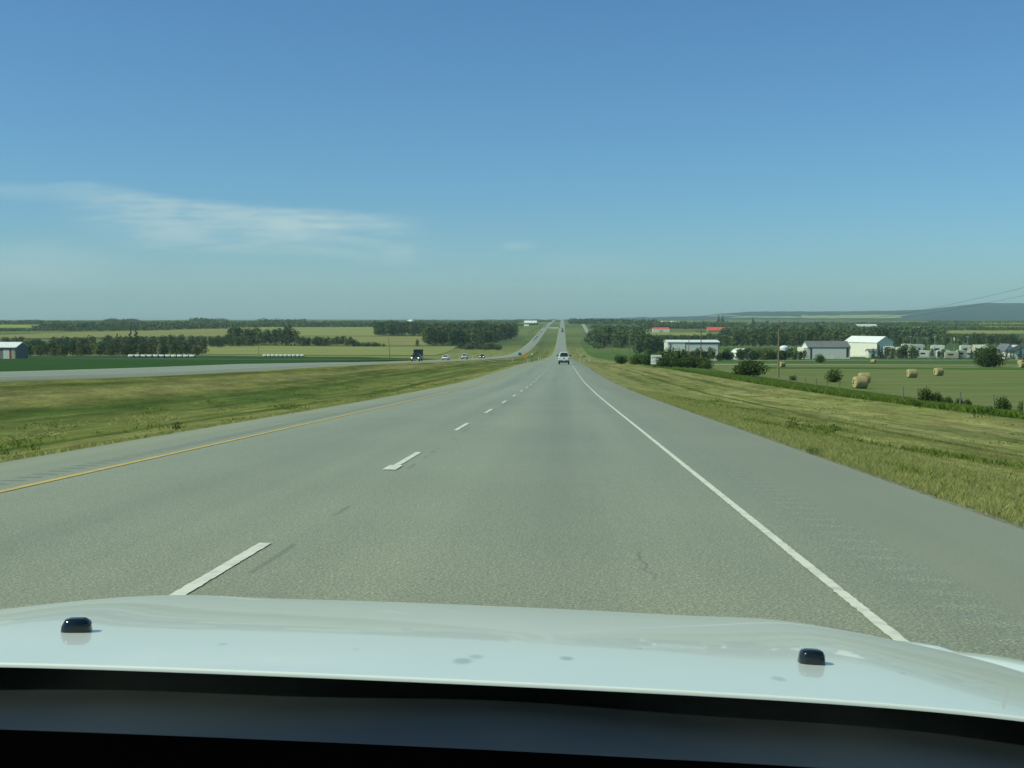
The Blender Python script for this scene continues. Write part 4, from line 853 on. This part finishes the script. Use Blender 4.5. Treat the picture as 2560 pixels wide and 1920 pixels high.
def pickup_rear():
    x, y = .2, 217; e = empty('pickup_truck', (x, y, H(x, y) + .012), 0, 'white pickup with a raised rear canopy and dark rear window driving ahead in our lane', 'pickup truck')
    # local y: 0 = tailgate, grows forward
    body_loft('body', [(0, 1.94, .72, 1.32, .10), (.05, 2.03, .66, 1.36, .12), (2.1, 2.03, .62, 1.36, .12), (4.2, 2.03, .6, 1.34, .14), (5.5, 1.98, .6, 1.28, .2), (5.8, 1.84, .68, 1.14, .2)], CARW, e)
    def cabin(y0, y1, zb, zt, wb, wt, m, name):
        v = [(-wb / 2, y0, zb), (wb / 2, y0, zb), (wb / 2, y1, zb), (-wb / 2, y1, zb), (-wt / 2, y0 + .12, zt - .06), (wt / 2, y0 + .12, zt - .06), (wt / 2, y1 - .2, zt - .02), (-wt / 2, y1 - .2, zt - .02)]
        return MB().add(v, [(3, 2, 1, 0), (4, 5, 6, 7), (0, 1, 5, 4), (1, 2, 6, 5), (2, 3, 7, 6), (3, 0, 4, 7)]).build(name, m, e, bevel=.07)
    cabin(.05, 2.1, 1.33, 2.24, 1.90, 1.34, CARW, 'canopy'); cabin(2.12, 4.5, 1.33, 2.10, 1.88, 1.36, CARW, 'cab')
    MB().add([(-.76, .055, 1.40), (.76, .055, 1.40), (.575, .10, 2.12), (-.575, .10, 2.12), (-.76, .12, 1.40), (.76, .12, 1.40), (.575, .16, 2.12), (-.575, .16, 2.12)], [(0, 1, 2, 3), (7, 6, 5, 4), (0, 4, 5, 1), (1, 5, 6, 2), (2, 6, 7, 3), (3, 7, 4, 0)]).build('rear_window', GLASS, e)
    for sx in (-1, 1):
        MB().box(sx * .90 - .055, sx * .90 + .055, -.02, .06, .98, 1.24).build('tail_light', TAIL, e)
        MB().box(sx * 1.02 - .01, sx * .98 + .01, 2.6, 3.4, 1.5, 1.9).build('side_window', GLASS, e) if False else None
        m_ = MB().box(sx * 1.19 - .12, sx * 1.19 + .12, 3.75, 3.9, 1.34, 1.68).build('mirror', BLK, e, bevel=.04); MB().tube((sx * .95, 3.85, 1.42), (sx * 1.12, 3.85, 1.46), .03, n=6).build('mirror_arm', BLK, m_)
    tg = MB().box(-.80, .80, -.025, .03, .80, 1.33).build('tailgate', CARW, e, bevel=.02); MB().tube((0, -.04, 1.20), (0, -.02, 1.20), .10, n=16).build('badge', SIGNK, tg); MB().box(-.13, .13, -.045, -.02, 1.04, 1.10).build('handle', SIGNK, tg)
    b = MB().box(-.98, .98, -.16, .02, .58, .74).build('rear_bumper', mat('dull_chrome', (.20, .22, .21), .4, metal=.4), e, bevel=.03); MB().box(-.16, .16, -.175, -.155, .60, .73).build('number_plate', PLATE, b)
    MB().box(-.75, .75, .1, .9, .42, .64).box(-.2, .2, .0, .3, .36, .5).tube((-.6, 1.2, .4), (.6, 1.2, .4), .13).build('underbody', BLK, e)
    wheels(e, 2.0, 1.35, 4.75, .41, .28)
    return e
pickup_rear()
def oncoming(kind_, x, y, label, m, lights=False, cat='car', name='car', rz=0, box=False, s=1.0, group='oncoming vehicles'):
    """front faces -y"""
    e = empty(name, (x, y, H(x, y) + .012), rz, label, cat, group); e.scale = (s, s, s)
    if kind_ == 'sedan':
        body_loft('body', [(0, 1.5, .35, .72, .15), (.15, 1.74, .22, .80, .2), (1.1, 1.8, .22, .92, .2), (3.6, 1.8, .22, .98, .2), (4.4, 1.74, .25, 1.0, .2), (4.55, 1.6, .4, .9, .15)], m, e)
        MB().add([(-.8, 1.1, .86), (.8, 1.1, .86), (.82, 4.1, .92), (-.82, 4.1, .92), (-.58, 1.85, 1.42), (.58, 1.85, 1.42), (.58, 3.3, 1.42), (-.58, 3.3, 1.42)], [(3, 2, 1, 0), (4, 5, 6, 7), (0, 1, 5, 4), (1, 2, 6, 5), (2, 3, 7, 6), (3, 0, 4, 7)]).build('cabin', m, e, bevel=.05)
        MB().add([(-.68, 1.08, .93), (.68, 1.08, .93), (.52, 1.74, 1.37), (-.52, 1.74, 1.37), (-.68, 1.16, .90), (.68, 1.16, .90), (.52, 1.82, 1.34), (-.52, 1.82, 1.34)], [(0, 1, 2, 3), (7, 6, 5, 4), (0, 4, 5, 1), (1, 5, 6, 2), (2, 6, 7, 3), (3, 7, 4, 0)]).build('windscreen', GLASS, e)
        MB().box(-.42, .42, -.03, .05, .50, .62).build('grille', BLK, e); MB().box(-.7, .7, -.02, .2, .26, .34).build('lower_intake', BLK, e); hz = .66; hwid = .64; wr = .32; W_ = 1.8; ya, yb = .85, 3.6
    else:
        body_loft('body', [(0, 1.75, .55, 1.02, .12), (.12, 1.96, .48, 1.1, .15), (1.3, 2.0, .48, 1.2, .15), (5.3, 2.0, .5, 1.2, .1)], m, e)
        MB().add([(-.92, 1.25, 1.15), (.92, 1.25, 1.15), (.92, 3.7, 1.15), (-.92, 3.7, 1.15), (-.70, 1.8, 1.92), (.70, 1.8, 1.92), (.70, 3.5, 1.92), (-.70, 3.5, 1.92)], [(3, 2, 1, 0), (4, 5, 6, 7), (0, 1, 5, 4), (1, 2, 6, 5), (2, 3, 7, 6), (3, 0, 4, 7)]).build('cab', m, e, bevel=.06)
        MB().add([(-.80, 1.27, 1.24), (.80, 1.27, 1.24), (.64, 1.72, 1.85), (-.64, 1.72, 1.85), (-.80, 1.37, 1.24), (.80, 1.37, 1.24), (.64, 1.82, 1.85), (-.64, 1.82, 1.85)], [(0, 1, 2, 3), (7, 6, 5, 4), (0, 4, 5, 1), (1, 5, 6, 2), (2, 6, 7, 3), (3, 7, 4, 0)]).build('windscreen', GLASS, e)
        MB().box(-.60, .60, -.03, .06, .70, 1.0).build('grille', BLK, e); MB().box(-.62, -.02, -.05, -.03, .83, .87).box(.02, .62, -.05, -.03, .83, .87).box(-.04, .04, -.05, -.03, .70, 1.0).build('grille_bars', CHROME, e); MB().box(-.95, .95, -.12, .05, .46, .62).build('front_bumper', CHROME, e, bevel=.03); hz = .86; hwid = .78; wr = .4; W_ = 2.0; ya, yb = .95, 4.3
        for sx in (-1, 1): MB().box(sx * 1.14 - .11, sx * 1.14 + .11, 1.5, 1.6, 1.2, 1.45).build('mirror', BLK, e)
    for sx in (-1, 1): MB().box(sx * hwid - .14, sx * hwid + .14, -.045, .1, hz - .09, hz + .09).build('headlight', LAMP if lights else LAMPO, e, bevel=.02)
    wheels(e, W_, ya, yb, wr)
    if box:
        MB().box(-.92, .92, 3.3, 5.8, 1.2, 2.72).build('camper_box', mat('dark_box_paint', (.022, .028, .040), .5), e, bevel=.03); MB().box(-.95, .95, 3.26, 3.34, 2.66, 2.76).build('box_rim', SHEDG, e)
    return e
oncoming('pickup', -36.6, 296, 'dark oncoming pickup with headlights lit and a tall dark box behind its cab', CARK, True, 'pickup truck', 'pickup_truck', R(-3), True, 1.08)
oncoming('sedan', -36.8, 373, 'white oncoming sedan directly behind the dark pickup with the tall box', CARW, False, rz=R(-2), s=1.12)
oncoming('pickup', -37.0, 448, 'white oncoming pickup following the white sedan', CARW, False, 'pickup truck', 'pickup_truck', R(-2), s=1.05)
oncoming('sedan', -36.5, 540, 'small black oncoming car with lit headlights, last of the near four', CARK, True, rz=R(-1), s=1.2)
farv = [(1299.5, 850, CARK, 'black car on the oncoming lanes just before the orange warning sign'), (1333.6, 1492, CARW, 'white car leading the far group on the oncoming lanes'), (1339, 1600, CARK, 'black car right behind the white leader of the far oncoming group'), (1342.5, 1690, CARK, 'second black car of the far oncoming group'), (1346, 1795, CARW, 'white car fourth in the far oncoming group'), (1352.6, 2000, CARK, 'black car alone on the climb of the oncoming lanes'), (1360, 2330, CARS, 'silver car in the far cluster on the oncoming lanes'), (1363, 2500, CARK, 'dark car in the far cluster on the oncoming lanes'), (1365, 2560, CARR, 'red car in the far cluster on the oncoming lanes'), (1368, 2780, CARW, 'white car at the back of the far oncoming cluster')]
for px, d_, m_, lb in farv: x = (px - VX) / F * d_; oncoming('pickup' if m_ in (CARW, CARS) else 'sedan', x, d_, lb, m_, s=1.25, cat='car', name='car')
x, y = -.6, 1990
e = empty('lorry', (x, y, H(x, y)), 0, 'dark lorry on the far climb ahead in our lane', 'lorry'); MB().box(-1.5, 1.5, 0, 12, 1.1, 4.6).build('trailer_box', CARK, e); MB().box(-1.2, 1.2, 12.5, 16, .8, 3.6).build('cab', CARK, e); MB().box(-1.4, 1.4, -.1, .2, .5, .8).build('rear_bumper', CHROME, e); wheels(e, 2.7, 1.5, 13.5, .6, .5)
for px, d_, lb, m_ in ((1405.5, 2250, 'flat dark vehicle just beyond the lorry in our direction', CARK), (1399, 2400, 'dark vehicle in the left lane beyond the lorry', CARK), (1400.5, 2900, 'grey vehicle farthest up our carriageway', CARS)):
    oncoming('pickup', (px - VX) / F * d_, d_, lb, m_, s=1.3, rz=R(180), group='vehicles ahead on our carriageway')

# ================================================================== our own car
cx = -.18; TILT = R(1.8)
car = empty('white_car', (cx, 0, -1.30), 0, 'white car we ride in, its bonnet filling the foot of the view', 'car'); car.rotation_euler = (0, TILT, 0)
ZO = 1.30      # local z of the eye
def hood_z(u, y):
    t = y - 1.12; z = -.3385 - .099 * t - .072 * t * t - .020 * u * u - .11 * abs(u) ** 5
    z += .006 * math.exp(-((abs(u) - .52) / .10) ** 2) * min(1, t * 2)
    if y > 2.12: z -= 1.6 * (y - 2.12) ** 2
    return z + ZO
def hood_rear(u): return 1.12 + .035 * u * u - .012 * abs(u) ** 3
PAINTC = None
def carpaint():
    m = bpy.data.materials.new('white_bonnet_paint'); m.use_nodes = True; t = m.node_tree; b = t.nodes['Principled BSDF']
    b.inputs['Roughness'].default_value = .32; b.inputs['Coat Weight'].default_value = .55; b.inputs['Coat Roughness'].default_value = .03
    tc_ = t.nodes.new('ShaderNodeTexCoord'); n = t.nodes.new('ShaderNodeTexNoise'); n.inputs['Scale'].default_value = 3; n.inputs['Detail'].default_value = 6; t.links.new(tc_.outputs['Object'], n.inputs[0])
    mx = t.nodes.new('ShaderNodeMix'); mx.data_type = 'RGBA'; t.links.new(n.outputs[0], mx.inputs[0]); mx.inputs[6].default_value = (.68, .74, .68, 1); mx.inputs[7].default_value = (.74, .79, .74, 1)
    out = mx.outputs[2]
    sp = t.nodes.new('ShaderNodeSeparateXYZ'); t.links.new(tc_.outputs['Object'], sp.inputs[0])
    for (sx_, sy_, r_, a_) in ((.060, 1.245, .011, .35), (.048, 1.215, .014, .45), (.155, 1.262, .010, .5), (-.215, 1.262, .008, .3), (.37, 1.21, .009, .35), (-.07, 1.26, .006, .2), (-.30, 1.42, .004, .25), (.24, 1.36, .003, .3), (.52, 1.30, .004, .3), (-.12, 1.55, .004, .2), (.33, 1.60, .004, .2), (-.5, 1.22, .004, .25), (.11, 1.40, .003, .3), (-.2, 1.33, .0025, .3)):
        dx = M_(t, 'MULTIPLY', M_(t, 'SUBTRACT', sp.outputs[0], sx_), 1.0); dy = M_(t, 'MULTIPLY', M_(t, 'SUBTRACT', sp.outputs[1], sy_), .55)
        d2 = M_(t, 'SQRT', M_(t, 'ADD', M_(t, 'MULTIPLY', dx, dx), M_(t, 'MULTIPLY', dy, dy)))
        d2 = M_(t, 'ADD', d2, M_(t, 'MULTIPLY_ADD', n.outputs[0], .01, -.005))
        mr = t.nodes.new('ShaderNodeMapRange'); mr.interpolation_type = 'SMOOTHSTEP'; mr.inputs[1].default_value = r_ * .3; mr.inputs[2].default_value = r_; mr.inputs[3].default_value = a_; mr.inputs[4].default_value = 0; t.links.new(d2, mr.inputs[0])
        m2 = t.nodes.new('ShaderNodeMix'); m2.data_type = 'RGBA'; t.links.new(mr.outputs[0], m2.inputs[0]); t.links.new(out, m2.inputs[6]); m2.inputs[7].default_value = (.12, .13, .12, 1); out = m2.outputs[2]
    t.links.new(out, b.inputs['Base Color']); return m
CP = carpaint()
us = np.linspace(-.83, .83, 67); vs = np.linspace(0, 1, 50)
def hoodpt(u, v): y0 = hood_rear(u); yf = 2.32 - .22 * abs(u / .83) ** 2.6; y = y0 + (yf - y0) * v; return (u, y, hood_z(u, y))
mb = MB(); mb.grid(hoodpt, us, vs)
# rolled rear lip
k0 = len(mb.v)
lip = [(0, 0), (-.0016, -.0003), (-.0028, -.0014), (-.0030, -.0040)]
for (dy, dz) in lip: mb.v += [(u, hood_rear(u) + dy, hood_z(u, hood_rear(u)) + dz) for u in us]
nn = len(us); mb.f += [(k0 + j * nn + i, k0 + j * nn + i + 1, k0 + (j + 1) * nn + i + 1, k0 + (j + 1) * nn + i) for j in range(len(lip) - 1) for i in range(nn - 1)]
hood = mb.build('bonnet', CP, car, smooth=True)
# wings, nose and cabin shell
for sx in (-1, 1):
    mb = MB(); yv = np.linspace(.85, 2.32, 30); prof = [(.8305, -.0035), (.842, .004), (.868, .010), (.900, .000), (.925, -.05), (.935, -.20), (.92, -.55)]
    def wp(i, y):
        a, b = prof[int(i)]; zz = hood_z(.83, min(max(y, 1.12), 2.12)) if y <= 2.12 else hood_z(.83, 2.12) - .5 * (y - 2.12) ** 1.6
        a -= .10 * max(0, (y - 1.95) / .37) ** 2; return (sx * a, y, zz + b)
    mb.grid(wp, range(len(prof)), yv); w_ = mb.build('wing', CP, car, smooth=True)
MB().loft([section(1.5, .30, .62, 4, .12, 2.46), section(1.66, .24, .68, 4, .15, 2.35), section(1.78, .22, .70, 4, .15, 2.05)]).build('bumper', CP, car, smooth=True)
MB().box(-.45, .45, 2.38, 2.475, .44, .60).build('grille', BLK, car)
for sx in (-1, 1): MB().box(sx * .64 - .15, sx * .64 + .15, 2.16, 2.30, .50, .64).build('headlight', LAMPO, car, bevel=.03)
for sx in (-1, 1):
    for yy_ in (1.75, -.9):
        t_ = MB().tube((sx * .68, yy_, .33), (sx * .9, yy_, .33), .33, n=24).build('wheel', TYRE, car); MB().tube((sx * .9, yy_, .33), (sx * .91, yy_, .33), .2, n=16).build('rim', RIM, t_)
# washer nozzles
NOZ = mat('gloss_black_plastic', (.008, .012, .014), .12, spec=.6)
for un, rzz, squash in ((-.401, .18, 1.05), (.427, 0, .92)):
    yn = 1.325; zn = hood_z(un, yn); rings = []; n = 20
    for (s_, h_) in ((1.05, -.004), (1.04, .002), (1.0, .0065), (.95, .0105), (.84, .0138), (.58, .0152), (.2, .0156), (.02, .0157)):
        ring = []
        for k in range(n):
            t = 2 * math.pi * k / n; ex = .6; cxx = math.copysign(abs(math.cos(t)) ** ex, math.cos(t)) * .0150 * squash * s_; cyy = math.copysign(abs(math.sin(t)) ** ex, math.sin(t)) * .013 * s_
            ring.append((cxx + rzz * .006 * (h_ > .01), cyy - .10 * h_, h_ * (.90 if cxx > .009 and rzz else 1)))
        rings.append(ring)
    o = MB().loft(rings).build('washer_nozzle', NOZ, car, smooth=True); o.location = (un, yn, zn); o.rotation_euler = (R(-5), 0, rzz)
# cowl, wiper, screen base, dashboard
COWL = mat('cowl_plastic', (.007, .010, .012), .40, (.024, .028, .025), 2.6, .14); CRUB = mat('seal_rubber', (.006, .007, .007), .6); DASH = mat('dashboard', (.0008, .0008, .001), 1.0, (.0005, .0005, .0005), spec=0)
def cw(u, v):
    yr = hood_rear(u) - .004; y = yr + .26 - v * .43
    z = hood_z(u, max(y, hood_rear(u))) - .019 - .006 * math.sin(v * 3.1) + .006 * v ** 4 - .03 * max(0, y - yr)
    z += (.0035 * math.sin(u * 6 + 1.0) + .0015 * math.sin(u * 17)) * math.sin(v * 3.1)
    return (u, y, z)
MB().grid(cw, np.linspace(-.8, .8, 90), np.linspace(0, 1, 40)).build('cowl', COWL, car, smooth=True)
def sealf(u, v): yr = hood_rear(u); return (u, yr - .165 - .016 * v, hood_z(u, yr) - .030 + .008 * math.sin(v * math.pi))
MB().grid(sealf, np.linspace(-.8, .8, 60), np.linspace(0, 1, 8)).build('windscreen_seal', CRUB, car, smooth=True)
def wb(a, b, r_, nm, m_):
    mb = MB(); n_ = 20; pr = None
    for k in range(n_ + 1):
        t = k / n_; u = a + (b - a) * t; yr = hood_rear(u); p_ = (u, yr - .138, hood_z(u, yr) - .020)
        if pr: mb.tube(pr, p_, r_, n=6, cap=False)
        pr = p_
    return mb.build(nm, m_, car, smooth=True)
wi = wb(-.62, -.10, .0040, 'wiper_blade', CRUB); wi2 = wb(.06, .62, .0040, 'wiper_blade', CRUB)
for k in range(9):
    u0 = -.66 + k * .052; vent = MB(); yr_ = hood_rear(u0)
    vent.box(u0, u0 + .036, yr_ - .118, yr_ - .100, hood_z(u0, yr_) - .026, hood_z(u0, yr_) - .0215).build('cowl_vent', CRUB, car, bevel=.002)
MB().tube((.375, 1.05, hood_z(.375, 1.13) - .0235), (.345, .965, hood_z(.345, 1.13) - .0215), .0022, n=8).build('cowl_seam', CRUB, car)
wa = MB().tube((-.40, .975, hood_z(0, 1.12) - .020), (-.30, .94, hood_z(0, 1.12) - .022), .0055, .0045, 12).build('wiper_arm', BLK, car)
def dash(u, v): y = .955 - v * .55; return (u, y, ZO - .345 + .012 * math.sin(v * 3.14) - .02 * u * u - .05 * v)
MB().grid(dash, np.linspace(-.75, .75, 30), np.linspace(0, 1, 14)).build('dashboard', DASH, car, smooth=True)
MB().grid(lambda u, v: (u, -1.4 + 1.62 * v, ZO + .26 - .05 * u * u - .06 * (v - .4) ** 2 - (.02 if v > .95 else 0)), np.linspace(-.62, .62, 12), np.linspace(0, 1, 12)).build('roof', CP, car, smooth=True)
for sx in (-1, 1): MB().tube((sx * .62, .2, ZO + .22), (sx * .74, .93, ZO - .33), .035, .04, 8).build('pillar', CP, car, smooth=True)
for sx in (-1, 1):
    d_ = MB().box(sx * .86 - .03, sx * .86 + .03, -1.3, .84, .3, ZO - .36).build('door', CP, car, bevel=.02)

# ================================================================== verge plants
def tufts(name, label, region, n, hgt, seed, m, blades=5, wdt=.006, ymax=60, pw=1.0, lean=.5, patch=0.0):
    r = np.random.RandomState(seed); x0, x1, y0, y1 = region
    # denser near the viewer
    u = r.rand(n); y = y0 * (y1 / y0) ** (u ** pw); x = r.uniform(x0, x1, n)
    if patch:
        k = (np.sin(x * .9 + 2 * np.sin(y * .23)) + np.sin(y * .61 + x * 1.7 + 1) + r.normal(0, .6, n)) > patch; x = x[k]; y = y[k]; n = len(x)
    y = np.repeat(y, blades); x = np.repeat(x, blades); N_ = len(x); sc = (1 + y / 40.)
    x = x + r.normal(0, .05, N_) * sc; y = y + r.normal(0, .05, N_) * sc; z = Hr(x, y) - .01
    h = hgt * r.uniform(.35, 1.15, N_); a = r.uniform(0, 6.28, N_); wv = wdt * sc * r.uniform(.6, 1.4, N_)
    dx = np.cos(a) * wv; dy = np.sin(a) * wv; lx = r.normal(0, lean, N_) * h; ly = r.normal(0, lean, N_) * h
    B0 = np.stack([x - dx, y - dy, z], -1); B1 = np.stack([x + dx, y + dy, z], -1)
    M0 = np.stack([x + dx * .8 + lx * .45, y + dy * .8 + ly * .45, z + h * .6], -1); T = np.stack([x + lx, y + ly, z + h], -1)
    Vv = np.stack([B0, B1, M0, T], 1).reshape(-1, 3); o = fastmesh(name, Vv, np.arange(4 * N_).reshape(-1, 4), m)
    o['kind'] = 'stuff'; o['label'] = label; o['category'] = 'grass'; return o
def blademat(name, c1, c2, sc):
    m = mat(name, c1, .85, c2, sc, .1); t = m.node_tree; b = t.nodes['Principled BSDF']; col = b.inputs['Base Color'].links[0].from_socket
    tr = t.nodes.new('ShaderNodeBsdfTranslucent'); t.links.new(col, tr.inputs[0]); mx = t.nodes.new('ShaderNodeMixShader'); mx.inputs[0].default_value = .45
    t.links.new(b.outputs[0], mx.inputs[1]); t.links.new(tr.outputs[0], mx.inputs[2]); t.links.new(mx.outputs[0], t.nodes['Material Output'].inputs[0]); return m
GB1 = blademat('dry_grass_blades', (.52, .49, .21), (.27, .32, .08), 3.6); GB2 = blademat('green_grass_blades', (.23, .27, .06), (.36, .35, .12), 2.2); GB3 = blademat('lush_grass_blades', (.11, .19, .025), (.19, .25, .05), 1.5)
tufts('verge_grass', 'dry yellow green grass tufts along the right edge of the asphalt', (4.0, 7.5, 8, 75), 26000, .10, 1, GB1, 5, .0019, pw=.9, lean=.32)
tufts('verge_grass', 'mown green grass covering the right hand verge', (5.0, 12, 9, 60), 14000, .06, 2, GB2, 5, .0028, pw=.9, lean=.4)
tufts('verge_grass', 'taller green weeds scattered through the right hand verge', (5.0, 9.5, 9, 70), 5000, .14, 3, GB3, 7, .005, pw=.9, patch=1.1)
tufts('verge_grass', 'low green clumps high on the mown right hand verge', (9.5, 19, 20, 140), 6000, .09, 13, GB3, 6, .006, pw=.9, patch=1.6)
tufts('median_grass', 'dry grass tufts along the left edge of the asphalt', (-9.8, -7.95, 15, 110), 9000, .12, 4, GB1, 5, .005, pw=.9)
tufts('median_grass', 'green grass clumps in the median', (-22, -10, 20, 130), 5000, .12, 5, GB3, 6, .008, pw=.9, patch=1.3)
tufts('median_grass', 'dead straw patches left by the mower in the median', (-18, -15.5, 25, 60), 2500, .12, 15, GB1, 6, .008, pw=1, patch=.9, lean=1.5)
tufts('meadow_edge_grass', 'lush tall grass strip between the mown verge and the meadow fence', (20.3, 33, 48, 260), 22000, .34, 6, GB3, 6, .012, pw=.9)
# individual weeds on the verge
wr_ = np.random.RandomState(9)
def weed(px, py, h, label, m=WEED, n=220):
    g_ = gp(px, py); r = wr_; C = [(r.normal(0, .3 * h), r.normal(0, .3 * h), h * r.uniform(.3, .7)) for _ in range(7)]; P4, Fc = leaves(r, C, [(h * .38, h * .38, h * .36)] * 7, n, h * .07)
    o = fastmesh('weed', P4, Fc, m); o.location = g_; tag(o, label, 'weed', 'weeds on the mown verges')
weed(2075, 1080, .32, 'dark leafy weed left of the middle of the right verge'); weed(1975, 1073, .34, 'grey green weed clump on the right verge by the asphalt'); weed(2030, 1135, .14, 'dark weed creeping on the gravel edge at the right', LEAF_B); weed(2450, 1041, .5, 'dark weed near the upper right of the mown verge', LEAF_D); weed(2283, 1018, .5, 'small dark tuft high on the mown verge', LEAF_D)
weed(432, 1084, .32, 'flowering weed at the left asphalt edge'); weed(1723, 918, .8, 'left dark weed on the crest of the verge near the second pole', LEAF_D); weed(1636, 920, .8, 'small dark weed on the verge below the notice board', LEAF_D)
# ================================================================== air
hz = MB().box(-9000, 9000, -350, 15000, -62, 260).build('haze', mat('haze', (1, 1, 1))); hm = bpy.data.materials.new('haze_air'); hm.use_nodes = True; t = hm.node_tree; t.nodes.clear()
pv = t.nodes.new('ShaderNodeVolumePrincipled'); pv.inputs['Color'].default_value = (.66, .88, 1.0, 1); pv.inputs['Density'].default_value = .000055; pv.inputs['Anisotropy'].default_value = 0.0
t.links.new(pv.outputs[0], t.nodes.new('ShaderNodeOutputMaterial').inputs['Volume']); hz.data.materials.clear(); hz.data.materials.append(hm); kind(hz, 'stuff')
S.cycles.volume_bounces = 1
